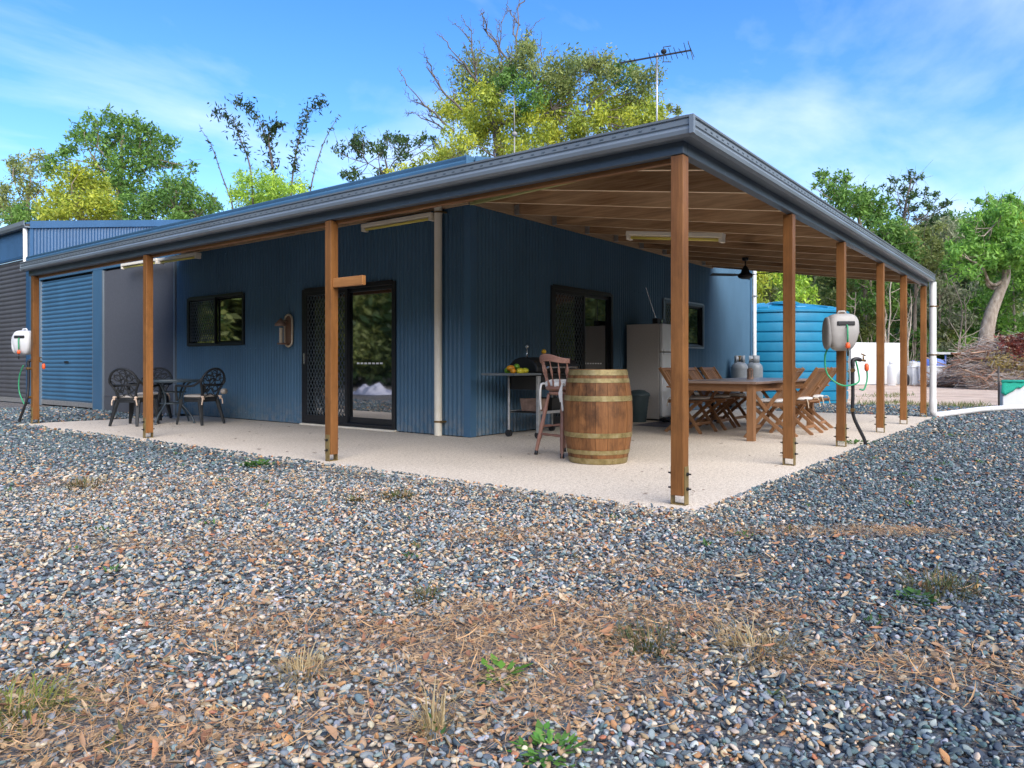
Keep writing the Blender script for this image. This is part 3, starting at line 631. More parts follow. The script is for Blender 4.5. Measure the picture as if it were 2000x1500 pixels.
t = MB(); t.tube([(0, 0, .05), (0, 0, .3)], .013, 8); t.lathe([(.0, .24), (.05, .25), (.06, .3), (0, .31)], 14); build(t, 'rod', M['dark'], fan, True)
t = MB(); t.lathe([(.02, .16), (.06, .1), (.075, .04), (.12, .015), (.13, -.02), (.11, -.05), (.05, -.07), (0, -.07)], 20); build(t, 'motor', M['dark'], fan, True)
for k in range(3):
    a_ = R(137 + 120 * k); t = MB(); P = np.zeros((6, 3, 3))
    for i in range(6):
        for j in range(3):
            r_ = .11 + .52 * i / 5; wd = (.055 if i else .03) * (j - 1); P[i, j] = (r_ * math.cos(a_) - wd * math.sin(a_), r_ * math.sin(a_) + wd * math.cos(a_), wd * .22)
    t.grid(P); b_ = build(t, 'blade', M['dark'], fan); b_.modifiers.new('thick', 'SOLIDIFY').thickness = .008

# ------------------------------------------------------------------ wall sconce
sc_ = thing('wall_lantern', 'rope-edged oval wooden plaque with a small lantern on the blue wall', 'wall lantern', (WX - .03, 7.86, 1.49))
t = MB(); n = 28; rim = [(-.0, .10 * math.cos(2 * math.pi * k / n), .155 * (1 if math.sin(2 * math.pi * k / n) > 0 else -1) * (abs(math.sin(2 * math.pi * k / n)) > 1e-6) + .10 * math.sin(2 * math.pi * k / n)) for k in range(n)]
t.prism([(p[1] * .95, p[2] * .97) for p in rim], 'x', -.008, .012); build(t, 'plaque', M['plaque'], sc_)
t = MB(); t.tube([(-.012, p[1], p[2]) for p in rim] + [(-.012, rim[0][1], rim[0][2])], .016, 8, False); build(t, 'rope_rim', M['rope'], sc_, True)
t = MB(); t.lathe([(.095, .02), (.085, .06), (.03, .12), (.012, .14)], 14, (-.14, .02, .05)); t.tube([(0, .02, .14), (-.14, .02, .17)], .008, 6); build(t, 'shade', M['pink'], sc_, True)
t = MB(); t.tube([(-.13, .03, -.2), (-.13, .03, .04)], .026, 12); build(t, 'candle', M['rope'], sc_, True, auto=50)
t = MB(); t.box(-.17, 0, -.03, .07, -.225, -.2); build(t, 'shelf', M['plaque'], sc_)

# ------------------------------------------------------------------ hose reels
def hose_reel(name, label, loc, rz, m, side, sc=1.):
    r = thing(name, label, 'hose reel', loc, rz)                   # local: front is -y, the wall side +y
    b = MB(); b.sell((0, 0, 0), (.17 * sc, .13 * sc, .21 * sc), .55, .5, 28, 18)
    b.v = [(x * (1 - .28 * max(0, -z / (.21 * sc))), y * (1 - .22 * max(0, -z / (.21 * sc))), z) for x, y, z in b.v]
    build(b, 'shell', m, r, True)
    b = MB(); b.sell((-.155 * sc, .01, -.01), (.035 * sc, .115 * sc, .185 * sc), .8, .7, 22, 14); build(b, 'side_cover', side, r, True)
    b = MB(); b.box(-.09 * sc, .10 * sc, -.14 * sc, -.09 * sc, .07 * sc, .12 * sc); build(b, 'hose_slot', M['rubber'], r, bevel=.01)
    b = MB(); b.tube([(-.05 * sc, .0, .2 * sc), (-.03 * sc, 0, .235 * sc), (.03 * sc, 0, .235 * sc), (.05 * sc, 0, .2 * sc)], .013, 8); build(b, 'handle', m, r, True)
    b = MB(); b.box(-.05, .05, .1 * sc, .15 * sc, -.12 * sc, .14 * sc); build(b, 'wall_bracket', M['rubber'], r)
    b = MB(); b.tube([(.01, -.12 * sc, .09 * sc), (.012, -.155 * sc, .05 * sc), (.014, -.15 * sc, -.05), (.015, -.15 * sc, -.12)], .010, 8); build(b, 'hose_end', M['hose'], r, True)
    b = MB(); b.lathe([(.012, .02), (.024, .0), (.026, -.03), (.016, -.045)], 12, (.015, -.15 * sc, -.14)); c = build(b, 'connector', M['orange'], r, True)
    b = MB(); b.tube([(.015, -.15 * sc, -.18), (.015, -.15 * sc, -.27)], .008, 8); build(b, 'nozzle', M['rubber'], r, True)
    return r
rc = V(PX[1] - .20, -.05, 1.31)
hr = hose_reel('hose_reel', 'grey hose reel with green hose on a right-side verandah post', tuple(rc), R(-58), M['reel'], M['reel_side'])
# supply hose loop from the reel to the tap
tapx, tapy = PX[1] + .11, -.10
pts = [rc + V(-.02, .13, -.15), rc + V(-.03, .17, -.28), rc + V(-.03, .14, -.48), rc + V(.03, .0, -.60), V(tapx - .02, tapy - .06, .74), V(tapx + .04, tapy - .05, .86), V(tapx + .01, tapy - .03, .985)]
def smooth_pts(p, n=8):
    p = [V(*q) for q in p]; out = []
    for i in range(len(p) - 1):
        p0, p1, p2, p3 = p[max(i - 1, 0)], p[i], p[i + 1], p[min(i + 2, len(p) - 1)]
        for k in range(n):
            t_ = k / n; out.append(.5 * ((2 * p1) + (-p0 + p2) * t_ + (2 * p0 - 5 * p1 + 4 * p2 - p3) * t_ ** 2 + (-p0 + 3 * p1 - 3 * p2 + p3) * t_ ** 3))
    out.append(p[-1]); return out
t = MB(); t.tube(smooth_pts(pts), .0095, 8); build(t, 'supply_hose', M['hose'], hr, True, world=True)
def tap_riser(label, x, y, gx, gy, side):
    r = thing('garden_tap', label, 'garden tap', (gx, gy, GZ))
    t = MB(); t.tube(smooth_pts([(gx, gy, GZ - .02), (gx - .02 * side, gy, .06), (x + .03 * side, y, .35), (x, y, .6), (x, y, .95)]), .02, 10); build(t, 'riser_pipe', M['rubber'], r, True, world=True)
    t = MB(); t.tube(smooth_pts([(x, y, .93), (x, y, .99), (x + .03, y - .03, 1.01), (x + .09, y - .06, 1.0)]), .024, 10); build(t, 'elbow', M['rubber'], r, True, world=True)
    t = MB(); t.tube([(x + .09, y - .06, 1.0), (x + .16, y - .1, .99)], .013, 8); t.tube([(x + .13, y - .085, 1.0), (x + .13, y - .085, 1.05)], .008, 6); t.tube([(x + .10, y - .07, 1.07), (x + .16, y - .1, 1.05)], .008, 6); build(t, 'tap', M['brass'], r, True, world=True)
    t = MB(); t.lathe([(.012, .03), (.024, .01), (.025, -.04), (.016, -.06)], 10, (x + .18, y - .11, .93)); build(t, 'connector', M['orange'], r, True, world=True)
    for z in (.42, .88):
        t = MB(); t.tube([(x - .03, y, z), (x + .03, y, z)], .024, 8); build(t, 'pipe_clip', M['brass'], r, world=True)
    return r
g1 = tap_riser('black standpipe with brass tap and orange connector beside the grey hose reel', tapx, tapy, PX[1] + .26, -.2, 1)
t = MB(); t.tube(smooth_pts([(tapx + .18, tapy - .11, .9), (tapx + .185, tapy - .115, .78), (tapx + .1, tapy - .1, .66), (tapx - .02, tapy - .08, .66)]), .0095, 8); build(t, 'hose', M['hose'], g1, True, world=True)
rl = V(-.02, PY[2] + .36, 1.30)
hr2 = hose_reel('hose_reel', 'pale hose reel on the leftmost verandah post by the charcoal roller door', tuple(rl), R(-60), M['reel2'], M['reel2'], .95)
g2 = tap_riser('black standpipe with tap and orange connector at the leftmost verandah post', -.06, PY[2] + .1, -.15, PY[2] + .25, -1)
t = MB(); t.tube(smooth_pts([(-.08, PY[2] + .25, .93), (-.1, PY[2] + .36, .75), (-.1, PY[2] + .36, .5), (-.08, PY[2] + .2, .3)]), .0095, 8); build(t, 'hose', M['hose'], g2, True, world=True)

# ------------------------------------------------------------------ black resin chairs and round table
def resin_chair(label, loc, rz):
    r = thing('resin_chair', label, 'chair', loc, rz, 'black resin chairs at the round table')   # faces +x
    seat = [(.215 * math.copysign(abs(math.cos(2 * math.pi * k / 32)) ** .6, math.cos(2 * math.pi * k / 32)), .215 * math.copysign(abs(math.sin(2 * math.pi * k / 32)) ** .6, math.sin(2 * math.pi * k / 32))) for k in range(32)]
    t = MB(); t.prism(seat, 'z', .395, .425); build(t, 'seat', M['black'], r, bevel=.01)
    t = MB(); t.prism([(x * .98, y * .98) for x, y in seat], 'z', .36, .395); build(t, 'apron', M['black'], r)
    # back: arch leaning away
    lean = lambda z: -.19 - (z - .42) * .28
    arch = []
    for k in range(25):
        q = math.pi * k / 24; y = -.235 * math.cos(q); z = .66 + .22 * math.sin(q); arch.append((lean(z), y, z))
    low = [(-.19, -.15, .42), (-.215, -.17, .54)] ; low2 = [(-.215, .17, .54), (-.19, .15, .42)]
    t = MB(); t.tube(smooth_pts(low + arch + low2, 3), .019, 8); build(t, 'back_frame', M['black'], r, True)
    t = MB()
    inside = lambda y, z: (abs(y) < .16 + .045 * min(1, max(0, (z - .5) / .15)) and z < .66) or math.hypot(y, z - .66) < .215
    def lat(path):
        seg = [p for p in path if inside(*p)]
        if len(seg) > 1: t.tube([(lean(z) + .005, y, z) for y, z in seg], .0075, 6)
    for k in range(-5, 6):                                          # scroll pattern: crossing arcs and rings
        lat([(k * .062 + .075 * math.sin((z - .42) * 13 + k), z) for z in np.linspace(.43, .87, 26)])
    for z0 in (.47, .55, .71, .79): lat([(y, z0 + .022 * math.cos(y * 34)) for y in np.linspace(-.22, .22, 24)])
    for cy, cz_ in ((-.1, .74), (.1, .74), (0, .8), (0, .67), (-.08, .56), (.08, .56)):
        lat([(cy + .05 * math.cos(q), cz_ + .05 * math.sin(q)) for q in np.linspace(0, 2 * math.pi, 14)])
    build(t, 'back_lattice', M['black'], r, True)
    t = MB(); t.tube([(lean(.63), -.225, .63), (lean(.63), .225, .63)], .012, 8); build(t, 'back_rail', M['black'], r, True)
    for s_ in (-1, 1):
        t = MB(); t.tube(smooth_pts([(lean(.72), s_ * .235, .72), (-.17, s_ * .27, .63), (-.05, s_ * .285, .61), (.16, s_ * .285, .615), (.215, s_ * .28, .60), (.23, s_ * .265, .5), (.225, s_ * .25, .38)], 5), .019, 8); build(t, 'armrest', M['black'], r, True)
        t = MB(); t.bar((.19, s_ * .195, .40), (.235, s_ * .245, .0), .065, .05, w1=.04, h1=.032); build(t, 'leg', M['black'], r, bevel=.008)
        t = MB(); t.bar((-.17, s_ * .17, .40), (-.275, s_ * .225, .0), .07, .055, w1=.04, h1=.032); build(t, 'leg', M['black'], r, bevel=.008)
    c = MB(); c.sell((.01, 0, .447), (.215, .21, .03), .7, .65, 28, 8); cu = build(c, 'cushion', M['cushion'], r, True)
    for s_ in (-1, 1):
        t = MB(); t.tube([(-.19, s_ * .16, .45), (-.235, s_ * .175, .44), (-.25, s_ * .165, .40)], .013, 6); t.tube(smooth_pts([(-.23, s_ * .175, .44), (-.255, s_ * .2, .39), (-.25, s_ * .21, .32)]), .011, 6); t.sell((-.235, s_ * .18, .44), (.026, .026, .02), 1, 1, 8, 6); build(t, 'tie', M['tie'], cu, True)
    return r
ch = resin_chair('black resin chair with its ornate back turned to us, leftmost at the round table', (.84, 9.5, 0), R(30))
cB = dup(ch, (1.55, 10.42, 0), R(222), 'black resin chair behind the round table, partly hidden by the post')
cC = dup(ch, (1.56, 8.86, 0), R(104), 'black resin chair right of the round table with a pillow by its back')
t = MB(); t.sell((0, 0, 0), (.05, .13, .045), .8, .8, 16, 8); t.xf(rz=R(-40), loc=(1.78, 8.55, .52)); pl_ = build(t, 'pillow', M['cushion'], None, True); tag(pl_, 'small taupe pillow stuck out behind the right black chair', 'pillow')
tb = thing('round_table', 'round dark patio table with smoked top between black chairs', 'table', (1.40, 9.42, 0))
t = MB(); t.lathe([(.0, .685), (.44, .685), (.455, .69), (.455, .697), (.44, .70), (0, .70)], 40, cap=False); build(t, 'tabletop', M['glasstop'], tb, True, auto=40)
t = MB(); t.lathe([(.445, .665), (.475, .665), (.48, .685), (.475, .705), (.455, .705), (.445, .685)], 40, cap=False); build(t, 'rim', M['steelblue'], tb, True, auto=40)
for k in range(4):
    a_ = R(25 + 90 * k); c, s_ = math.cos(a_), math.sin(a_)
    t = MB(); t.tube(smooth_pts([(c * r_, s_ * r_, z) for r_, z in ((.34, .665), (.27, .62), (.2, .5), (.17, .4), (.18, .3), (.3, .18), (.38, .06), (.4, .0))], 5), .015, 8); build(t, 'leg', M['steelblue'], tb, True)
for z, r_ in ((.5, .2), (.32, .18)):
    t = MB(); t.tube([(r_ * math.cos(q), r_ * math.sin(q), z) for q in np.linspace(0, 2 * math.pi, 25)], .011, 6, False); build(t, 'brace_ring', M['steelblue'], tb, True)

# ------------------------------------------------------------------ barrel
bc = onz(1168, 908); dirb = ray(1168, 908); dirb[2] = 0; dirb /= np.linalg.norm(dirb); bc = bc + dirb * .265
BH = .90
def brad(z): q = (z / BH - .5) * 2; return .335 - .058 * abs(q) ** 2
bar = thing('wine_barrel', 'oak wine barrel with brassy hoops standing on the slab by the bar stool', 'barrel', tuple(bc))
ns = 22; zz_ = np.linspace(.0, BH, 13); a0 = 0
ws = np.random.default_rng(5).uniform(.75, 1.25, ns); ws = ws / ws.sum() * 2 * math.pi
for k in range(ns):
    t = MB(); gap = .004; th0, th1 = a0 + gap, a0 + ws[k] - gap; a0 += ws[k]; P = []
    jit = random.uniform(-.002, .002)
    for z in zz_:
        r_ = brad(z) + jit; row = []
        for q in (0, .5, 1): th = th0 + (th1 - th0) * q; row.append((r_ * math.cos(th), r_ * math.sin(th), z))
        for q in (1, 0): th = th0 + (th1 - th0) * q; row.append(((r_ - .026) * math.cos(th), (r_ - .026) * math.sin(th), z))
        P.append(row + row[:1])
    t.grid(np.array(P)); t.f.append(tuple(range(5))); o5 = 12 * 6; t.f.append(tuple(o5 + i for i in range(5))[::-1]); 
    build(t, 'stave', M['stave'], bar)
for z0, z1, proud in ((.845, .897, .004), (.775, .815, .004), (.60, .65, .004), (.255, .30, .004), (.095, .135, .004), (.004, .058, .004)):
    t = MB(); t.lathe([(brad(z0) + .001, z0), (brad(z0) + proud, z0), (brad((z0 + z1) / 2) + proud, (z0 + z1) / 2), (brad(z1) + proud, z1), (brad(z1) + .001, z1)], 56, cap=False); hp = build(t, 'hoop', M['hoop'], bar, True, auto=40)
    t = MB(); q = math.atan2(-dirb[1], -dirb[0]) + .5 + z0
    for dz in (.3, .7):
        zc = z0 + (z1 - z0) * dz; rc_ = brad(zc) + proud; t.sell((rc_ * math.cos(q), rc_ * math.sin(q), zc), (.007, .007, .007), 1, 1, 8, 6)
    build(t, 'rivet', M['hoop'], hp, True)
t = MB(); t.lathe([(.0, .86), (.27, .86), (.27, .845), (0, .845)], 40, cap=False); build(t, 'head', M['oakhead'], bar)

# ------------------------------------------------------------------ bar stool (faces the barrel)
sp = V(1.98, 1.98, 0)
sp = V(*at(1100, 760, 7.62)); sp[2] = 0
st = thing('bar_stool', 'reddish wooden bar stool with a white cushion behind the barrel', 'bar stool', tuple(sp), R(-14))   # faces +x local
SH = .715
t = MB(); t.lathe([(.0, SH - .04), (.16, SH - .04), (.185, SH - .02), (.185, SH), (.17, SH + .012), (0, SH + .008)], 28, cap=False); build(t, 'seat', M['redwood_x'], st, True, auto=50)
t = MB(); t.lathe([(0, SH - .085), (.13, SH - .085), (.15, SH - .07), (.15, SH - .05), (0, SH - .05)], 24, cap=False); build(t, 'swivel', M['redwood_x'], st, True, auto=50)
tp = lambda z: .012 + .009 * max(0, math.sin(z * 34)) + .007 * math.sin(z * 4.4 + .3)
for sx, sy in ((1, 1), (1, -1), (-1, 1), (-1, -1)):
    pts = [V(.105 * sx, .105 * sy, SH - .07) * (1 - k / 24) + V(.205 * sx, .205 * sy, 0.0) * (k / 24) for k in range(25)]
    rs = [.0175 + .004 * math.sin(p[2] * 6) + (.004 if (k in (6, 7, 12, 13, 17)) else 0) for k, p in enumerate(pts)]
    t = MB(); t.tube(pts, rs, 10); lg = build(t, 'leg', M['redwood'], st, True)
    t = MB(); t.tube([(.203 * sx, .203 * sy, 0), (.197 * sx, .197 * sy, .045)], .02, 10); build(t, 'foot_cap', M['rubber'], lg, True)
def leg_at(sx, sy, z): q = 1 - z / (SH - .07); return (sx * (.105 + .1 * q), sy * (.105 + .1 * q), z)
for (a_, b_, zc) in (((1, 1), (1, -1), .22), ((-1, 1), (-1, -1), .22), ((1, 1), (-1, 1), .3), ((1, -1), (-1, -1), .3), ((1, 1), (1, -1), .17)):
    p0, p1 = V(*leg_at(*a_, zc)), V(*leg_at(*b_, zc)); ps = [p0 + (p1 - p0) * k / 12 for k in range(13)]; t = MB(); t.tube(ps, [.009 + .006 * abs(math.sin(k * math.pi / 6)) for k in range(13)], 8); build(t, 'rung', M['redwood_x'], st, True)
# back: curved crest rail on turned spindles
angs = np.linspace(R(112), R(248), 15)
P = np.zeros((15, 5, 3))
for i, q in enumerate(angs):
    r_ = .215; hgt = .06 * (1 + .25 * math.cos((q - math.pi) * 2.2))
    zb = SH + .255
    for j, (dr, dz) in enumerate(((-.013, 0), (.013, 0), (.02, hgt), (-.006, hgt), (-.013, 0))): P[i, j] = ((r_ + dr) * math.cos(q) - .02, (r_ + dr) * math.sin(q), zb + dz + .012 * math.cos((q - math.pi) * 3))
t = MB(); t.grid(P); t.f = [f[::-1] for f in t.f]; t.f.append((0, 1, 2, 3)); t.f.append((73, 72, 71, 70)); build(t, 'crest_rail', M['redwood_x'], st, bevel=.006)
for i, q in enumerate(np.linspace(R(118), R(242), 6)):
    ends = i in (0, 5); bot = V(.165 * math.cos(q), .165 * math.sin(q), SH); top = V(.215 * math.cos(q) - .02, .215 * math.sin(q), SH + .28)
    ps = [bot + (top - bot) * k / 16 for k in range(17)]; base = .016 if ends else .009
    t = MB(); t.tube(ps, [base + base * .45 * math.sin(k / 16 * math.pi * 4 + .6) for k in range(17)], 10); build(t, 'spindle', M['redwood'], st, True)
c = MB(); c.sell((.01, 0, SH + .035), (.175, .17, .035), .6, .7, 32, 10)
c.v = [(x + .012 * math.sin(y * 40), y, z + .010 * math.sin(x * 45 + y * 30) - (.012 if z < SH + .03 else 0)) for x, y, z in c.v]
cu = build(c, 'cushion', M['whitecloth'], st, True)
for s_ in (1, -1):
    t = MB(); t.tube(smooth_pts([(-.12, s_ * .14, SH + .03), (-.165, s_ * .16, SH + .02), (-.175, s_ * .165, SH - .1), (-.16, s_ * .17, SH - .24)]), .012, 6); t.tube(smooth_pts([(-.165, s_ * .16, SH + .02), (-.19, s_ * .15, SH - .06), (-.18, s_ * .16, SH - .15)]), .010, 6); build(t, 'tie', M['whitecloth'], cu, True)

# ------------------------------------------------------------------ barbecue trolley
bq = thing('barbecue', 'barbecue trolley with black hood and side shelf against the side wall', 'barbecue', (2.95, 3.5, 0))
def bb(mb, name, m, parent=None, **k): return build(mb, name, m, parent or bq, world=True, **k)
x0, x1, y0, y1 = 2.95, 3.95, 3.27, 3.745
for (x, y, m_) in ((x0, y1, 'dark'), (x0, y0, 'bluegrey'), (x1, y1, 'dark'), (x1, y0, 'bluegrey')):
    t = MB()
    if y == y0: t.box(x - .025, x + .025, y - .02, y + .02, .075, .80); l_ = bb(t, 'leg', M['galv'], bevel=.004)
    else: t.tube(smooth_pts([(x, y, .075), (x, y, .2), (x, y, .8)]), .018, 10); l_ = bb(t, 'leg', M['galv'], smooth=True)
    t = MB(); t.tube([(x - .022, y, .048), (x + .022, y, .048)], .046, 16); bb(t, 'wheel', M['rubber'], l_, smooth=True, auto=50)
    t = MB(); t.box(x - .012, x + .012, y - .012, y + .012, .05, .1); bb(t, 'castor_fork', M['dark'], l_)
t = MB(); t.box(x0, x1, y0 - .01, y0 + .01, .31, .345); bb(t, 'lower_rail', M['galv'])
t = MB(); t.box(x0, x1, y1 - .01, y1 + .01, .31, .345); bb(t, 'lower_rail', M['galv'])
t = MB(); t.box(x0, x1, y0 + .012, y1 - .012, .32, .33); bb(t, 'lower_shelf', M['dark'])
t = MB(); t.box(2.42, 2.99, y0 - .02, y1 + .03, .81, .838); bb(t, 'side_shelf', M['bluegrey'], bevel=.004)
t = MB(); t.box(2.97, 3.97, y0, y1, .62, .80); bb(t, 'firebox', M['dark'], bevel=.01)
t = MB(); t.box(2.992, 3.97, y0 - .02, y1 + .03, .803, .835); bb(t, 'cook_top', M['dark'], bevel=.004)
hd = []
for k in range(13): q = math.pi * k / 12; hd.append(((y0 + y1) / 2 + .02 - .235 * math.cos(q), .842 + .20 * math.sin(q) ** .75))
t = MB(); t.prism(hd, 'x', 2.96, 3.96); h_ = bb(t, 'hood', M['dark'], bevel=.02)
t = MB(); t.tube([(3.1, y0 - .02, .90), (3.1, y0 - .05, .91), (3.8, y0 - .05, .91), (3.8, y0 - .02, .90)], .012, 8); bb(t, 'handle', M['silver'], h_)
t = MB(); t.tube([(3.3, 3.43, 1.045), (3.3, 3.43, 1.10)], .008, 6); t.lathe([(0, 0), (.03, .004), (.035, .03), (.02, .055), (0, .06)], 12, (3.3, 3.43, 1.09)); k_ = bb(t, 'thermometer_knob', M['yellow'], h_, smooth=True)
for (x, m_, w_, lab) in ((3.12, 'pink', .19, 'rusty baking tin on the left of the trolley lower shelf'), (3.42, 'dark', .22, 'dark roasting pan on the trolley lower shelf behind the stool')):
    t = MB(); t.add([(x - w_ / 2 * .85, 3.32, .34), (x + w_ / 2 * .85, 3.32, .34), (x + w_ / 2 * .85, 3.6, .34), (x - w_ / 2 * .85, 3.6, .34), (x - w_ / 2, 3.3, .5), (x + w_ / 2, 3.3, .5), (x + w_ / 2, 3.62, .5), (x - w_ / 2, 3.62, .5)], [(3, 2, 1, 0), (0, 1, 5, 4), (1, 2, 6, 5), (2, 3, 7, 6), (3, 0, 4, 7)])
    o = build(t, 'baking_tin', M[m_], None); o.modifiers.new('thick', 'SOLIDIFY').thickness = .006; tag(o, lab, 'tin', 'tins under the barbecue')
t = MB(); t.tube([(3.18, 3.62, 1.0), (3.18, 3.62, 1.16)], .012, 8); t.lathe([(0, 0), (.02, .01), (.022, .05), (.0, .06)], 10, (3.18, 3.62, 1.15)); o = build(t, 'whisk', M['silver'], None, True); tag(o, 'small silver utensil standing behind the barbecue hood', 'utensil')
fr_ = [(2.56, 3.38, .865, 'mango_o', 'bright orange mango at the left end of the fruit pile'), (2.64, 3.33, .862, 'mango_y', 'yellow-green mango in front of the pile, second from left'), (2.62, 3.46, .90, 'mango_o', 'orange-topped mango at the back of the fruit pile'),
       (2.75, 3.34, .866, 'mango_y', 'biggest yellow mango in the middle front of the pile'), (2.73, 3.45, .92, 'mango_g', 'green mango lying on top of the fruit pile'), (2.84, 3.40, .87, 'mango_g', 'green mango at the right end of the pile'), (2.68, 3.55, .87, 'mango_g', 'green mango at the back by the hood')]
for x, y, z, m_, lab in fr_:
    t = MB(); s_ = random.uniform(.9, 1.1); t.sell((0, 0, 0), (.055 * s_, .042 * s_, .038 * s_), 1, 1, 14, 10); t.v = [(a + .12 * abs(b), b, c_) for a, b, c_ in t.v]; t.xf(rz=random.uniform(-.9, .9), loc=(x, y, z)); o = build(t, 'mango', M[m_], None, True); tag(o, lab, 'mango', 'mangoes on the barbecue shelf')

# ------------------------------------------------------------------ fridge, radio, bin, mat
fx0, fx1, fy0, fy1, fz = 6.56, 7.22, 3.3, 3.97, 1.63
fr = thing('fridge', 'white two-door fridge with a grey side against the side wall', 'fridge', (fx0, fy0, 0))
def fb(mb, name, m, parent=None, **k): return build(mb, name, m, parent or fr, world=True, **k)
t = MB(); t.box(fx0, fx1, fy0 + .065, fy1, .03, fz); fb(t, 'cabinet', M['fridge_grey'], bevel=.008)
for z0, z1 in ((.06, 1.145), (1.16, fz)):
    t = MB(); t.box(fx0 + .002, fx1 - .002, fy0, fy0 + .06, z0, z1); d_ = fb(t, 'door', M['fridge_white'], bevel=.018)
    t = MB(); zc = z1 - .02 if z0 < .5 else z0 + .02; t.box(fx0 + .03, fx0 + .3, fy0 - .02, fy0 + .0, zc - .012, zc + .012); fb(t, 'handle', M['fridge_white'], d_, bevel=.006)
t = MB(); t.box(fx0 + .02, fx1 - .02, fy0 + .04, fy1 - .03, .0, .035); fb(t, 'plinth', M['rubber'])
rd_ = thing('radio', 'small black radio with a raised aerial on top of the fridge', 'radio', (6.85, 3.5, fz))
t = MB(); t.box(-.16, .12, -.05, .05, 0, .1); build(t, 'case', M['rubber'], rd_, bevel=.008)
t = MB(); t.tube([(-.12, 0, .1), (-.30, .1, .62)], .005, 6); build(t, 'aerial', M['silver'], rd_)
t = MB(); t.lathe([(.028, 0), (.03, .006), (0, .006)], 14, cap=False); t.v = [(x, -.052 - z, y + .05) for x, y, z in t.v]; build(t, 'speaker_grille', M['silver'], rd_)
bn = thing('rubbish_bin', 'dark green plastic bin between the barrel and the fridge', 'bin', (6.20, 3.55, 0))
t = MB(); pr = [(.12, 0)] + [(.12 + .05 * k / 14 + (.004 if k % 2 else 0), .42 * k / 14) for k in range(1, 15)]; t.lathe([(0, 0)] + pr, 20, cap=False); build(t, 'tub', M['bin'], bn, True, auto=60)
t = MB(); t.lathe([(.185, .42), (.19, .44), (.18, .47), (.1, .52), (0, .53)], 20, cap=False); build(t, 'lid', M['bin'], bn, True)
t = MB(); t.box(5.5, 7.6, 2.55, 3.28, .002, .008); o = build(t, 'floor_mat', M['mat_rug'], None); tag(o, 'thin mauve mat on the slab in front of the fridge', 'mat')
t = MB()
for k in range(9):
    q = [(6.15 + random.uniform(0, .55), 3.1 + random.uniform(-.12, .12), .02 + random.uniform(0, .05)) for _ in range(5)]; t.tube(smooth_pts(q, 5), .011, 6)
o = build(t, 'cable_bundle', M['rubber'], None, True); tag(o, 'tangled black cables on the slab at the foot of the fridge', 'cables')

# ------------------------------------------------------------------ timber table and folding chairs
TX0, TX1, TY0, TY1, TZ = 4.22, 7.0, .93, 2.0, .735
tt = thing('dining_table', 'long weathered timber dining table under the verandah', 'table', ((TX0 + TX1) / 2, (TY0 + TY1) / 2, 0))
def tb_(mb, name, m, parent=None, **k): return build(mb, name, m, parent or tt, world=True, **k)
npk = 16; wpk = (TX1 - TX0) / npk
for k in range(npk):
    t = MB(); t.box(TX0 + k * wpk + .003, TX0 + (k + 1) * wpk - .003, TY0 + .06, TY1 - .06, TZ - .028, TZ + random.uniform(-.001, .001)); tb_(t, 'plank', M['tabletop'])
for y in (TY0, TY1 - .058):
    t = MB(); t.box(TX0, TX1, y, y + .058, TZ - .03, TZ + .001); tb_(t, 'edge_board', M['tabletop'], bevel=.004)
for x in (TX0 + .06, TX1 - .15):
    for y in (TY0 + .05, TY1 - .14): t = MB(); t.box(x, x + .09, y, y + .09, 0, TZ - .03); tb_(t, 'leg', M['teak'], bevel=.005)
for y in (TY0 + .07, TY1 - .1): t = MB(); t.box(TX0 + .15, TX1 - .15, y, y + .025, TZ - .125, TZ - .031); tb_(t, 'apron', M['teak_x'])
for x in (TX0 + .075, TX1 - .1): t = MB(); t.box(x, x + .025, TY0 + .14, TY1 - .14, TZ - .125, TZ - .031); tb_(t, 'apron', M['teak_y'])
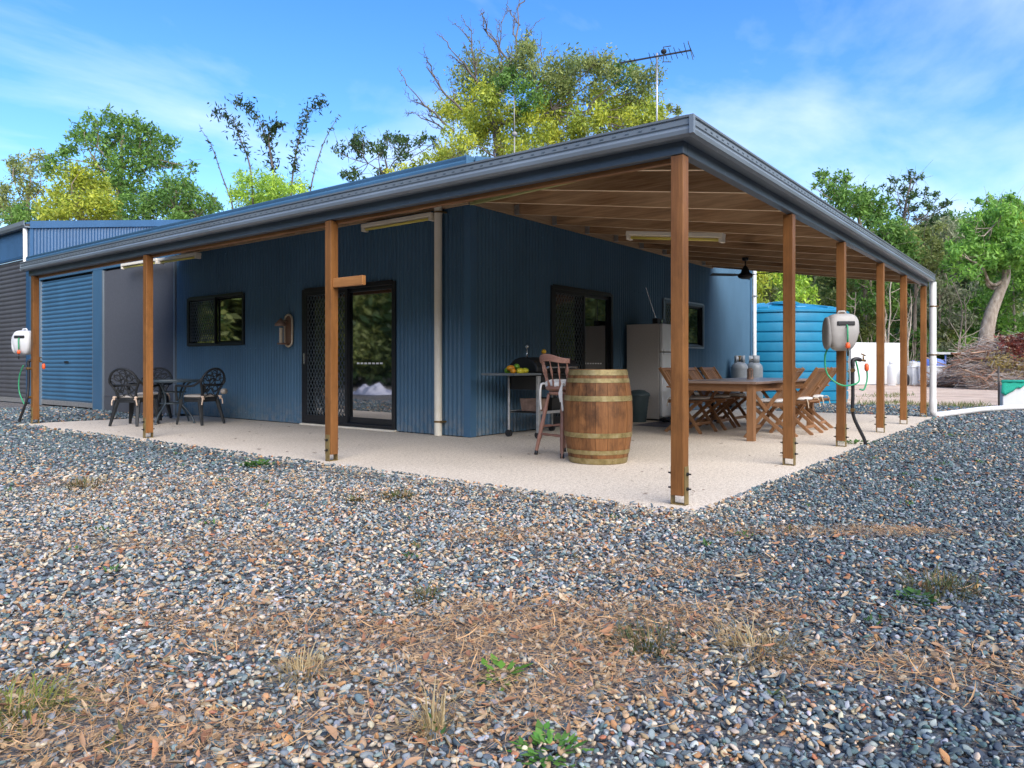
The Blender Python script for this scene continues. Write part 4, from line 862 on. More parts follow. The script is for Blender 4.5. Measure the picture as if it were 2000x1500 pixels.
def folding_chair(label, loc, rz, group):
    r = thing('folding_chair', label, 'chair', loc, rz, group)     # faces +y local, back towards -y
    hw_ = .235
    back = lambda q: V(0, -.12 - .26 * q, .38 + .52 * q)            # line of the backrest (q 0..1)
    for s_ in (-1, 1):
        t = MB(); t.bar((s_ * hw_, .26, .0), (s_ * hw_, -.375, .90), .026, .046, up=(0, 1, .7)); build(t, 'back_post', M['teak'], r, bevel=.004)
        t = MB(); t.bar((s_ * (hw_ - .03), -.30, .0), (s_ * (hw_ - .03), .20, .43), .026, .046, up=(0, 1, .7)); build(t, 'leg', M['teak'], r, bevel=.004)
        t = MB(); t.bar((s_ * (hw_ + .028), -.24, .635), (s_ * (hw_ + .028), .2, .625), .05, .022); build(t, 'armrest', M['teak_y'], r, bevel=.005)
        t = MB(); t.bar((s_ * (hw_ + .026), .17, .62), (s_ * (hw_ + .026), -.02, .36), .024, .04, up=(0, 1, 0)); build(t, 'arm_support', M['teak'], r, bevel=.003)
        t = MB(); t.bar((s_ * (hw_ - .03), -.26, .43), (s_ * (hw_ - .03), .25, .435), .026, .04); build(t, 'seat_rail', M['teak_y'], r, bevel=.003)
    t = MB(); t.bar((-hw_, -.255, .735 - .005), (hw_, -.255, .735 - .005), .022, .03)
    n_ = V(0, -.9, -.63) / math.hypot(.9, .63)
    pb = lambda z: -.375 + (.90 - z) * .635 / .90
    for z, h_ in ((.875, .05), (.50, .04)):
        t = MB(); t.bar((-hw_ + .013, pb(z), z), (hw_ - .013, pb(z), z), .022, h_, up=(0, -.58, .81)); build(t, 'back_rail', M['teak_x'], r, bevel=.003)
    for k in range(7):
        x = -.18 + .06 * k; t = MB(); t.bar((x, pb(.515), .515), (x, pb(.85), .85), .042, .012, up=(0, 1, .7)); build(t, 'back_slat', M['teak'], r)
    for k in range(7):
        y = -.24 + .075 * k; t = MB(); t.bar((-hw_ + .03, y, .448), (hw_ - .03, y, .448), .055, .014); build(t, 'seat_slat', M['teak_x'], r)
    t = MB(); t.bar((-hw_ + .03, -.2, .1), (hw_ - .03, -.2, .1), .02, .04); t.bar((-hw_ + .02, .17, .13), (hw_ - .02, .17, .13), .02, .04); build(t, 'stretcher', M['teak_x'], r)
    c = MB(); c.sell((0, .01, .478), (.205, .215, .026), .6, .5, 26, 8); cu = build(c, 'cushion', M['whitecloth'], r, True)
    for s_ in (-1, 1):
        t = MB(); t.tube(smooth_pts([(s_ * .19, -.19, .475), (s_ * .225, -.235, .47), (s_ * .235, -.26, .36)]), .007, 6); build(t, 'tie', M['rope'], cu, True)
    return r
ga, gb = 'folding chairs on the near side of the timber table', 'folding chairs on the far side of the timber table'
fc0 = folding_chair('folding timber chair behind the second right-side post, nearest the barrel', (4.95, 1.0, 0), R(6), ga)
dup(fc0, (5.78, .92, 0), R(-3), 'folding timber chair in the middle of the near side of the table', ga)
dup(fc0, (6.62, .98, 0), R(4), 'folding timber chair at the right end of the near side', ga)
dup(fc0, (5.05, 2.12, 0), R(176), 'folding timber chair on the far side by the fridge, mostly behind the corner post', gb)
dup(fc0, (5.78, 2.1, 0), R(184), 'folding timber chair on the far side, just right of the corner post', gb)
dup(fc0, (6.48, 2.12, 0), R(178), 'folding timber chair on the far side nearest the gas bottles', gb)
dup(ch, (7.05, 2.85, 0), R(205), 'black resin chair with arched back beyond the timber table', 'spare chairs beyond the table')
ln = thing('table_lantern', 'small dark metal lantern standing on the timber table', 'lantern', (5.98, 1.62, TZ + .001))
t = MB(); t.lathe([(0, 0), (.048, 0), (.048, .02), (.036, .025), (.036, .12), (.045, .125), (.045, .14), (.02, .16), (0, .16)], 16, cap=False); build(t, 'body', M['pink'], ln, True, auto=50)
t = MB()
for k in range(4): q = R(45 + 90 * k); t.tube([(.045 * math.cos(q), .045 * math.sin(q), .02), (.045 * math.cos(q), .045 * math.sin(q), .13)], .005, 6)
build(t, 'cage', M['silver'], ln)
# ------------------------------------------------------------------ gas bottles
def gas(name, label, loc, rz=0, H=1.2, rad=.187, m='gas', group='grey gas bottles by the tank'):
    r = thing(name, label, 'gas bottle', loc, rz, group)
    t = MB(); t.lathe([(0, .03), (rad * .8, .03), (rad, .1), (rad, H * .74), (rad * .93, H * .80), (rad * .6, H * .86), (.04, H * .875), (0, H * .875)], 28, cap=False); build(t, 'body', M[m], r, True, auto=60)
    t = MB(); t.lathe([(rad * .85, 0), (rad * .87, .0), (rad * .87, .1), (rad * .85, .1)], 24, cap=False); build(t, 'foot_ring', M[m], r, True, auto=50)
    t = MB(); n = 24
    P = np.zeros((20, 2, 3))
    for i in range(20):
        q = R(35) + R(290) * i / 19
        for j in range(2): P[i, j] = (rad * .62 * math.cos(q), rad * .62 * math.sin(q), H * .84 + j * H * .15)
    t.grid(P); o = build(t, 'collar', M[m], r, True); o.modifiers.new('thick', 'SOLIDIFY').thickness = .008
    t = MB(); t.tube([(0, 0, H * .87), (0, 0, H * .96)], .018, 8); t.tube([(0, 0, H * .92), (.08, 0, H * .92)], .012, 8); t.tube([(0, 0, H * .96), (0, 0, H * .985)], .03, 10); build(t, 'valve', M['brass'], r, True)
    return r
gas('gas_bottle', 'grey gas bottle nearer the house wall, left of two', (11.45, 3.78, GZ), R(200)); gas('gas_bottle', 'grey gas bottle beside the tank, right of two', (11.82, 3.58, GZ), R(150))
# ------------------------------------------------------------------ water tank
tc_ = V(15.75, 4.35, GZ); RT = 1.8; HT = 2.32
tk = thing('water_tank', 'big round blue ribbed plastic water tank beyond the house', 'water tank', tuple(tc_))
pr = [(0, 0), (RT, 0)]; nr = 9
for k in range(nr):
    z0 = .06 + k * (HT - .06) / nr; z1 = z0 + (HT - .06) / nr
    pr += [(RT, z0 + .0), (RT + .022, z0 + .02), (RT + .03, (z0 + z1) / 2), (RT + .022, z1 - .035), (RT - .012, z1 - .02), (RT - .012, z1 - .012)]
pr += [(RT, HT)]
t = MB(); t.lathe(pr, 96, cap=False); build(t, 'shell', M['tank'], tk, True, auto=35)
t = MB(); t.lathe([(RT + .01, HT - .02), (RT + .05, HT), (RT + .05, HT + .05), (RT - .02, HT + .085), (RT * .62, HT + .24), (.45, HT + .30), (0, HT + .30)], 72, cap=False); lid = build(t, 'roof', M['tank'], tk, True, auto=35)
for k in range(12):
    q = R(30 * k + 8); c, s_ = math.cos(q), math.sin(q); t = MB(); t.bar((.5 * c, .5 * s_, HT + .30), ((RT - .06) * c, (RT - .06) * s_, HT + .10), .20, .09, w1=.28); build(t, 'roof_rib', M['tank'], lid, bevel=.03)
t = MB(); t.lathe([(.36, .30), (.38, .30), (.38, .35), (.3, .38), (0, .39)], 24, (-.9, -.5, HT - .08), cap=False); build(t, 'hatch_lid', M['tank'], tk, True, auto=40)

# ------------------------------------------------------------------ things on the roof
an = at(1283, 240, 12.); zr_ = lambda x: 3.6 + .178 * (min(x, 2 * RX - x) - WX)
ant = thing('tv_antenna', 'television antenna on a thin mast above the verandah roof corner', 'antenna', (an[0], an[1], zr_(an[0])))
top = at(1283, 104, 12.); t = MB(); t.tube([(an[0], an[1], zr_(an[0])), tuple(top)], .016, 8); build(t, 'mast', M['galv'], ant, True, world=True)
t = MB(); t.box(an[0] - .08, an[0] + .08, an[1] - .08, an[1] + .08, zr_(an[0]) - .03, zr_(an[0]) + .03); build(t, 'mast_base', M['galv'], ant, world=True)
b0, b1 = at(1212, 123, 12.15), at(1350, 98, 11.7); t = MB(); t.bar(b0, b1, .022, .022); build(t, 'boom', M['dark'], ant, world=True)
d = (b1 - b0) / np.linalg.norm(b1 - b0); sd = np.cross(d, V(0, 0, 1)); sd /= np.linalg.norm(sd)
for k in range(15):
    q = k / 14; ln_ = .12 + .26 * q ** 1.6 if k < 14 else .5
    pc = b0 + (b1 - b0) * q; tl = V(0, 0, random.uniform(-.05, .05)); t = MB(); t.tube([pc - sd * ln_ * .6 + tl, pc + sd * ln_ * .6 - tl], .0055, 5); build(t, 'element', M['dark'], ant, world=True)
pc = b0 + (b1 - b0) * .62
t = MB()
for s_ in (-1, 1): t.tube([pc + V(0, 0, .02), pc + V(0, 0, .12 * s_) + sd * .03, pc + V(0, 0, .13 * s_) + d * .12], .008, 5)
t.sell(tuple(pc + V(0, 0, .06)), (.05, .05, .04), 1, 1, 8, 6); build(t, 'dipole', M['dark'], ant, world=True)
pc = b1; t = MB(); t.tube([pc + V(0, 0, .16) - d * .05, pc - V(0, 0, .16) + d * .03], .006, 5); build(t, 'reflector', M['dark'], ant, world=True)
wp = at(1004, 300, 13.); wpt = at(1004, 185, 13.); wb = at(1005, 262, 13.)
wh = thing('whip_antenna', 'thin grey whip antenna with a ball base on the house roof', 'antenna', (wp[0], wp[1], zr_(wp[0])))
t = MB(); t.tube([(wp[0], wp[1], zr_(wp[0])), tuple(wb)], .012, 8); build(t, 'mast', M['reel_side'], wh, True, world=True)
t = MB(); t.tube([tuple(wb), tuple(wb + (wpt - wb) * .5), tuple(wpt)], [.012, .009, .004], 8); build(t, 'whip', M['reel_side'], wh, True, world=True)
t = MB(); t.sell(tuple(wb), (.05, .05, .045), 1, 1, 12, 8); build(t, 'ball', M['reel_side'], wh, True, world=True)

# ------------------------------------------------------------------ scatter tool (stuff only)
def scatter(name, pts, rots, scl, cols, idx, meshes, label=None):
    col = bpy.data.collections.new(name + '_sources')
    for i, me in enumerate(meshes): col.objects.link(bpy.data.objects.new('%s_source_%02d' % (name, i), me))
    me = bpy.data.meshes.new(name); n = len(pts); me.vertices.add(n); me.vertices.foreach_set('co', np.asarray(pts, np.float32).ravel())
    def attr(nm, ty, dat, key):
        a = me.attributes.new(nm, ty, 'POINT'); a.data.foreach_set(key, np.ascontiguousarray(dat).ravel())
    attr('rot', 'FLOAT_VECTOR', np.asarray(rots, np.float32), 'vector'); attr('scl', 'FLOAT_VECTOR', np.asarray(scl, np.float32), 'vector')
    attr('col', 'FLOAT_COLOR', np.concatenate([cols, np.ones((n, 1))], 1).astype(np.float32), 'color'); attr('idx', 'INT', np.asarray(idx, np.int32), 'value')
    o = link(name, me, None, kind='stuff')
    ng = bpy.data.node_groups.new(name, 'GeometryNodeTree'); ng.interface.new_socket('Geometry', in_out='INPUT', socket_type='NodeSocketGeometry'); ng.interface.new_socket('Geometry', in_out='OUTPUT', socket_type='NodeSocketGeometry')
    gi = ng.nodes.new('NodeGroupInput'); go = ng.nodes.new('NodeGroupOutput'); ip = ng.nodes.new('GeometryNodeInstanceOnPoints'); ci = ng.nodes.new('GeometryNodeCollectionInfo')
    ci.inputs['Collection'].default_value = col; ci.inputs['Separate Children'].default_value = True; ci.inputs['Reset Children'].default_value = True
    ip.inputs['Pick Instance'].default_value = True
    def na(nm, ty):
        q = ng.nodes.new('GeometryNodeInputNamedAttribute'); q.data_type = ty; q.inputs['Name'].default_value = nm; return [s_ for s_ in q.outputs if s_.enabled][0]
    e2r = ng.nodes.new('FunctionNodeEulerToRotation'); lk = ng.links
    lk.new(gi.outputs[0], ip.inputs['Points']); lk.new(ci.outputs[0], ip.inputs['Instance']); lk.new(na('idx', 'INT'), ip.inputs['Instance Index'])
    lk.new(na('rot', 'FLOAT_VECTOR'), e2r.inputs[0]); lk.new(e2r.outputs[0], ip.inputs['Rotation']); lk.new(na('scl', 'FLOAT_VECTOR'), ip.inputs['Scale']); lk.new(ip.outputs[0], go.inputs[0])
    o.modifiers.new('scatter', 'NODES').node_group = ng
    return o

# ------------------------------------------------------------------ trees
def leaf_quads(cent, size, r_, droop=.5, aspect=.38, cols=None):
    n = len(cent); d = r_.normal(size=(n, 3)); d[:, 2] -= droop; d /= np.linalg.norm(d, axis=1)[:, None]
    w_ = np.cross(d, r_.normal(size=(n, 3))); w_ /= np.linalg.norm(w_, axis=1)[:, None] + 1e-9
    L_ = (size * r_.uniform(.6, 1.3, n))[:, None]; 
    v = np.stack([cent - d * L_ * .5, cent + w_ * L_ * aspect * .5 - d * L_ * .08, cent + d * L_ * .5, cent - w_ * L_ * aspect * .5 - d * L_ * .08], 1).reshape(-1, 3)
    f = np.arange(n * 4).reshape(n, 4); return v, f, np.repeat(cols, 4, 0)
PAL = {'green': ((.055, .115, .02), (.10, .17, .03), (.03, .07, .015)), 'yellow': ((.18, .212, .022), (.265, .262, .028), (.085, .125, .02)), 'olive': ((.10, .125, .035), (.16, .17, .05), (.06, .085, .025)),
       'lime': ((.17, .26, .03), (.26, .33, .04), (.09, .17, .025)), 'dark': ((.03, .06, .02), (.05, .085, .025), (.018, .038, .014)), 'grey': ((.11, .125, .07), (.17, .175, .11), (.07, .085, .045)), 'bright': ((.09, .19, .03), (.16, .26, .04), (.05, .11, .02))}
def crown(clumps, r_, leaf=.26, dens=1., pal='green', flat=.8, droop=.5, aspect=.38, tips=None):
    C_, K_ = [], []
    for cl in clumps:
        x, y, z, rad = cl[:4]; rad = rad * 1.22; pp = PAL[cl[4] if len(cl) > 4 else pal]
        n = max(40, int(dens * 300 * (rad / .8) ** 2 * (.26 / leaf) ** 1.6)); nsub = max(4, int(7 * rad / .8))
        sub = r_.normal(size=(nsub, 3)); sub /= np.linalg.norm(sub, axis=1)[:, None]; sub *= rad * r_.uniform(.35, .95, nsub)[:, None]; sub[:, 2] *= flat
        k = r_.integers(0, nsub, n); q = sub[k] + r_.normal(size=(n, 3)) * rad * .23
        C_.append(q + V(x, y, z)); base = np.array(pp); tone = r_.uniform(0, 1, nsub)[k]; m_ = r_.uniform(0, 1, n)
        col = 2.1 * base[0] * .55 + np.where((tone + m_ * .7)[:, None] > .9, base[1], base[2]) * .45 * 2.1
        K_.append(col * r_.uniform(.75, 1.25, n)[:, None])
    c = np.concatenate(C_); return leaf_quads(c, leaf, r_, droop, aspect, np.concatenate(K_))
def limb(mb, p0, p1, r0, r1, r_, sag=.12, n=6, sides=6):
    p0, p1 = V(*p0), V(*p1); ln_ = np.linalg.norm(p1 - p0); j = r_.normal(size=3) * ln_ * sag
    pts = []
    for k in range(n):
        q = k / (n - 1); pts.append(p0 + (p1 - p0) * q + j * math.sin(q * math.pi) + r_.normal(size=3) * ln_ * .012 * (0 < k < n - 1) + V(0, 0, -.08 * ln_ * math.sin(q * math.pi)))
    mb.tube(pts, [r0 + (r1 - r0) * k / (n - 1) for k in range(n)], sides, False)
def tree(name, label, base, trunk, clumps, seed, tr=.2, leaf=.26, dens=1., pal='green', bark='bark', group=None, extra=None, aspect=.38, flat=.75, limbs=True, cat='tree'):
    """base point, trunk = list of points from the base up, clumps = (x,y,z,r[,palette])"""
    r_ = np.random.default_rng(seed); b = V(*base); o = thing(name, label, cat, tuple(b), 0, group)
    tk_ = MB(); pts = [V(*p) - b for p in trunk]; sm = smooth_pts(pts, 5); nn = len(sm)
    tk_.tube(sm, [tr * (1 - .8 * k / (nn - 1)) * (1.25 if k == 0 else 1) for k in range(nn)], 10)
    cl = [(c[0] - b[0], c[1] - b[1], c[2] - b[2]) + tuple(c[3:]) for c in clumps]
    if limbs and cl:
        cp_ = np.array([c[:3] for c in cl]); k_ = max(2, min(7, len(cl) // 4)); ce = cp_[r_.choice(len(cp_), k_, replace=False)]
        for _ in range(8):
            lab = np.argmin(((cp_[:, None] - ce[None]) ** 2).sum(2), 1)
            for i in range(k_):
                if (lab == i).any(): ce[i] = cp_[lab == i].mean(0)
        for i in range(k_):
            if not (lab == i).any(): continue
            zlo = cp_[lab == i][:, 2].min(); ok = [j for j in range(nn // 3, nn) if sm[j][2] < zlo + .2] or [nn // 3]
            j = ok[-1] if r_.random() < .6 else ok[len(ok) // 2]; hub = ce[i] * .62 + sm[j] * .38; hub[2] = min(hub[2], ce[i][2] - .25)
            rt__ = tr * (1 - .72 * j / (nn - 1)); limb(tk_, sm[j], hub, rt__ * .45, rt__ * .24, r_, .10, 7, 7)
            for c in cp_[lab == i]:
                limb(tk_, hub, c, rt__ * .26, .014, r_, .12, 6, 5)
                for _ in range(4): q = hub + (c - hub) * r_.uniform(.5, 1); limb(tk_, q, c + r_.normal(size=3) * .45, .014, .005, r_, .12, 4, 3)
    if extra: extra(tk_, b, r_)
    build(tk_, 'trunk', M[bark], o, True)
    if cl:
        v, f, k = crown(cl, r_, leaf, dens, pal, flat, aspect=aspect); link('crown', np_mesh('crown', v, f, M['leaf'], k), o)
    return o
def px_clumps(lst, sx, ox, sy, oy, d, spread, r_, k=1.0):
    out = []
    for q in lst:
        dd_ = d + r_.uniform(-spread, spread); p = at(ox + q[0] * sx, oy + q[1] * sy, dd_); out.append((p[0], p[1], p[2], q[2] * sx * dd_ / FPX * k) + tuple(q[3:]))
    return out
r0 = np.random.default_rng(11)
def gpt(px, d): p = at(px, 711, d); return V(p[0], p[1], GZ)
def trunk_px(pts, d): return [gpt(pts[0][0], d)] + [at(x, y, d) for x, y in pts[1:]]
# left group behind the shed (zoom coordinates 2000x800 over 700x280 px)
zl = dict(sx=.35, ox=0, sy=.35, oy=180)
T1 = [(540, 160, 60), (620, 150, 60), (700, 200, 80), (770, 180, 70), (830, 220, 70), (480, 220, 70), (430, 270, 70), (390, 320, 60), (560, 260, 70), (650, 280, 80), (740, 270, 80), (860, 300, 90), (920, 270, 60), (680, 360, 90), (800, 370, 80), (900, 360, 70), (600, 330, 60), (350, 370, 70), (980, 420, 40), (1050, 420, 40), (580, 430, 80), (700, 470, 100), (820, 460, 90), (640, 540, 90), (760, 560, 80), (300, 430, 70)]
tree('gum_tree', 'tallest broad green tree behind the shed on the left', gpt(230, 42), trunk_px([(230, 0), (232, 420), (236, 330), (240, 260)], 42), px_clumps(T1, d=42, spread=2.2, r_=r0, **zl), 1, .28, .27, .85, 'green')
T4 = [(90, 400, 50), (140, 420, 60), (210, 370, 60), (230, 440, 60), (70, 460, 50), (130, 550, 60), (20, 530, 50), (30, 600, 40), (200, 560, 60), (30, 660, 70), (100, 660, 70), (-60, 560, 80), (-50, 660, 90), (160, 640, 70)]
tree('gum_tree', 'dull olive tree at the far left edge behind the shed', gpt(50, 46), trunk_px([(50, 0), (52, 440), (60, 350)], 46), px_clumps(T4, d=46, spread=2, r_=r0, **zl), 2, .24, .26, .8, 'olive')
T2 = [(450, 430, 70), (400, 480, 80), (500, 480, 80), (380, 550, 90), (470, 560, 100), (560, 560, 80), (330, 620, 100), (450, 650, 120), (570, 640, 100), (640, 650, 80), (250, 660, 90), (150, 690, 80, 'green'), (60, 690, 60, 'green'), (330, 720, 90), (520, 720, 100), (650, 720, 70), (200, 730, 70, 'green')]
tree('wattle_tree', 'bushy yellow-green tree in front of the tall tree on the left', gpt(155, 36), trunk_px([(155, 0), (157, 430), (160, 350)], 36), px_clumps(T2, d=36, spread=1.5, r_=r0, **zl), 3, .24, .2, 1.2, 'yellow')
T3 = [(1000, 520, 90), (930, 530, 70), (1060, 560, 80), (880, 600, 90), (980, 620, 100), (1080, 640, 100), (1150, 650, 70), (1200, 630, 40), (760, 640, 90), (840, 680, 90), (700, 620, 60), (1150, 590, 40), (960, 690, 90), (1080, 700, 80), (760, 720, 80)]
tree('bushy_tree', 'rounded deep green tree above the gable right of the tall tree', gpt(340, 36), trunk_px([(340, 0), (342, 440), (345, 370)], 36), px_clumps(T3, d=36, spread=1.5, r_=r0, **zl), 4, .24, .2, 1.1, 'green')
BB = [(1400, 520, 90), (1480, 500, 80), (1550, 530, 90), (1620, 540, 80), (1430, 590, 100), (1540, 590, 100), (1660, 560, 50), (1340, 570, 60), (1350, 470, 40), (1380, 640, 80), (1480, 640, 90)]
def bamboo_extra(mb, b, r_):
    pass
bm = thing('bamboo', 'clump of bamboo with tall thin stems above the blue gutter', 'bamboo', tuple(gpt(530, 30)))
r_ = np.random.default_rng(31); b_ = V(*bm.location)
stems = [([(1330, 900), (1300, 650), (1240, 470), (1180, 300), (1115, 200)], .12), ([(1420, 900), (1400, 450), (1340, 260), (1300, 160), (1200, 110)], 1.), ([(1540, 900), (1530, 500), (1500, 300), (1420, 120), (1320, 50)], 1.5), ([(1520, 420), (1500, 260), (1530, 200), (1560, 185)], .9), ([(1600, 900), (1630, 500), (1660, 300), (1710, 130), (1800, 55)], 1.5), ([(1700, 900), (1730, 560), (1800, 300), (1890, 130)], .12)]
for path, lf in stems:
    d_ = 30 + r_.uniform(-1, 1); pts = smooth_pts([at(x * .35, 180 + y * .35, d_) - b_ for x, y in path], 8)
    if path[0][1] == 900: pts = [V(pts[0][0], pts[0][1], GZ)] + pts
    t = MB(); n = len(pts); t.tube(pts, [.045 * (1 - .85 * k / (n - 1)) for k in range(n)], 6); o = build(t, 'culm', M['deadwood'], bm, True)
    cl = [pts[k] for k in range(n // 3, n)]; m_ = int(260 * lf); k = r_.integers(0, len(cl), m_); c = np.array(cl)[k] + r_.normal(size=(m_, 3)) * np.where(r_.random(m_) < .6, .10, .2)[:, None] * (.3 + .7 * min(1, lf))
    v, f, kc = leaf_quads(c, .24, r_, .4, .28, np.array(PAL['dark'][0])[None] * r_.uniform(.6, 1.3, (m_, 1))); link('leaves', np_mesh('leaves', v, f, M['leaf'], kc), o)
cl = px_clumps(BB, d=30, spread=1.2, r_=r0, **zl); v, f, k = crown([(c[0] - b_[0], c[1] - b_[1], c[2] - b_[2], c[3]) for c in cl], r_, .2, 1.4, 'lime', aspect=.25); link('foliage', np_mesh('foliage', v, f, M['leaf'], k), bm)
# trees above the roof (zoom 2000x1050 over 800x420 px from x=600)
zr6 = dict(sx=.4, ox=600, sy=.4, oy=0)
T5 = [(200, 700, 50), (150, 740, 35), (270, 700, 60), (380, 660, 40), (340, 720, 40), (430, 690, 40), (500, 680, 50), (570, 700, 40), (620, 700, 30), (250, 730, 40), (200, 850, 40), (240, 870, 40), (350, 760, 40), (440, 800, 30), (540, 790, 40, 'yellow'), (480, 740, 40), (350, 850, 50), (450, 850, 50, 'yellow'), (300, 900, 50)]
tree('paperbark_tree', 'small flat-topped dark tree with bare stems above the blue gutter', gpt(765, 32), trunk_px([(765, 0), (762, 380), (758, 340), (752, 310)], 32), px_clumps(T5, d=32, spread=1.2, r_=r0, **zr6), 6, .13, .2, .85, 'dark', 'deadwood')
T6 = [(830, 360, 90, 'olive'), (960, 340, 70, 'olive'), (1040, 260, 45, 'green'), (1100, 310, 80, 'olive'), (1150, 390, 90, 'olive'), (1270, 370, 90, 'olive'), (1340, 330, 60, 'olive'), (1410, 300, 50, 'olive'), (1460, 360, 70, 'olive'), (1550, 370, 70, 'green'), (1640, 400, 70, 'olive'), (700, 520, 70), (800, 500, 100), (900, 480, 80), (860, 580, 90), (760, 690, 70), (860, 670, 80), (950, 700, 50), (1060, 480, 80, 'green'), (1050, 570, 60), (1150, 540, 90), (1230, 520, 60), (1090, 680, 90), (1200, 680, 80), (1280, 640, 80), (1370, 560, 70), (1340, 650, 60), (1500, 520, 90), (1560, 590, 100), (1640, 580, 80), (1700, 590, 50), (640, 760, 60), (700, 750, 60), (1390, 480, 60, 'olive'), (900, 420, 60, 'green'), (1000, 400, 60, 'green'), (1220, 430, 60, 'olive'), (1450, 600, 70), (1790, 540, 30, 'olive'), (1600, 480, 60, 'olive'), (1040, 740, 60)]
def dead(mb, b, r_):
    def br(p, q, ra, depth):
        p, q = V(*p), V(*q); n = 6; j = r_.normal(size=3) * .05 * np.linalg.norm(q - p); pts = [p + (q - p) * k / (n - 1) + j * math.sin(k / (n - 1) * math.pi) + r_.normal(size=3) * .04 for k in range(n)]
        mb.tube(pts, [ra * (1 - .7 * k / (n - 1)) for k in range(n)], 5, False)
        if depth:
            for k in range(1, n):
                if r_.random() < .85:
                    dirv = (q - p) / np.linalg.norm(q - p); nd = dirv + r_.normal(size=3) * .42 + V(0, 0, .28); nd /= np.linalg.norm(nd); br(pts[k], pts[k] + nd * np.linalg.norm(q - p) * r_.uniform(.25, .5), ra * .5, depth - 1)
    D = 31
    for (x0, y0, x1, y1, ra) in ((1010, 420, 1030, 40, .07), (1000, 330, 860, 130, .06), (850, 420, 700, 240, .06), (830, 400, 800, 150, .05), (760, 540, 590, 330, .055), (720, 640, 490, 420, .055), (700, 660, 520, 560, .045), (1040, 330, 1085, 180, .04), (1150, 340, 1210, 260, .03), (1380, 330, 1390, 240, .025), (940, 330, 945, 110, .04), (1130, 330, 1140, 210, .03)):
        br(at(600 + x0 * .4, y0 * .4, D) - b, at(600 + x1 * .4, y1 * .4, D + r_.uniform(-1, 1)) - b, ra, 2 if ra > .035 else 1)
tree('dying_gum_tree', 'large yellow-green gum with bare dead branches above the roof', gpt(985, 31), trunk_px([(985, 0), (975, 300), (955, 220), (1000, 150), (1010, 110)], 31), px_clumps(T6, d=31, spread=2.2, r_=r0, k=1.18, **zr6), 7, .2, .17, 1.45, 'yellow', 'deadwood', extra=dead)
# right-hand trees (zoom 2000x1231 over 520x320 px from 1480,300)
z8 = dict(sx=.26, ox=1480, sy=.26, oy=300)
T7a = [(440, 170, 45), (520, 190, 50), (600, 190, 60), (660, 210, 40), (560, 250, 70), (640, 280, 80), (420, 250, 25), (700, 330, 100), (600, 360, 70), (780, 300, 70), (760, 400, 100), (860, 350, 80), (900, 440, 100), (960, 380, 60), (840, 500, 80), (740, 470, 80), (960, 530, 70), (660, 450, 80), (880, 600, 80), (980, 620, 80)]
tree('gum_tree', 'green spreading gum rising over the right gutter, left of the thin one', gpt(1690, 44), trunk_px([(1690, 0), (1688, 560), (1680, 440), (1660, 380)], 44), px_clumps(T7a, d=44, spread=2, r_=r0, k=1.1, **z8), 8, .22, .3, 1.0, 'green')
T7b = [(1180, 140, 40), (1130, 200, 50), (1020, 200, 45), (980, 260, 50), (1090, 270, 60), (1150, 330, 60), (1250, 300, 45), (1340, 330, 45), (1440, 370, 40), (1230, 400, 60), (1060, 390, 50), (1160, 420, 60), (1380, 400, 40), (1100, 480, 60), (1240, 480, 60), (1350, 500, 60), (1180, 540, 50), (1220, 170, 30), (1400, 470, 50), (1300, 420, 40)]
tree('slender_gum_tree', 'thin open gum with wispy foliage standing highest on the right', gpt(1768, 46), trunk_px([(1768, 0), (1766, 540), (1765, 430), (1780, 350)], 46), px_clumps(T7b, d=46, spread=1.8, r_=r0, k=.9, **z8), 9, .2, .28, .8, 'dark', 'deadwood')
T9 = [(1100, 620, 90), (1200, 600, 80), (1300, 580, 70), (1180, 700, 100), (1100, 730, 100), (1290, 720, 100), (1050, 660, 60), (1250, 800, 90), (1150, 800, 90), (1350, 800, 80), (1230, 900, 90)]
tree('wattle_tree', 'olive bushy tree behind the end of the right gutter', gpt(1785, 42), trunk_px([(1785, 0), (1787, 600), (1790, 500)], 42), px_clumps(T9, d=42, spread=1.6, r_=r0, k=1.1, **z8), 10, .16, .26, 1.2, 'olive')
T8 = [(1700, 350, 40), (1760, 380, 60), (1830, 350, 50), (1900, 340, 50), (1850, 430, 80), (1940, 460, 70), (1750, 480, 70), (1650, 470, 30), (1700, 560, 90), (1800, 540, 100), (1920, 560, 100), (1980, 620, 80), (1620, 600, 70), (1560, 680, 80), (1640, 720, 90), (1760, 680, 100), (1900, 700, 100), (1480, 720, 70), (1500, 820, 80), (1600, 800, 80), (1720, 780, 90), (1960, 760, 80), (1550, 900, 70), (1660, 880, 70), (2080, 500, 90), (2120, 640, 100), (2200, 560, 100), (2060, 720, 90), (2200, 720, 100), (1850, 620, 90), (1830, 730, 80), (2000, 540, 80, 'yellow'), (1880, 500, 70, 'yellow'), (1840, 700, 90), (1900, 790, 80), (1820, 820, 70), (1990, 860, 90), (1930, 640, 90), (1780, 860, 70)]
tree('leaning_gum_tree', 'bright green gum with a thick crooked pale trunk behind the brush pile', gpt(1918, 38), trunk_px([(1918, 0), (1926, 660), (1936, 612), (1952, 572), (1966, 535), (1958, 480), (1950, 430)], 38), px_clumps(T8, d=38, spread=2.2, r_=r0, k=1.15, **z8), 12, .42, .27, 1.2, 'bright', 'palebark')
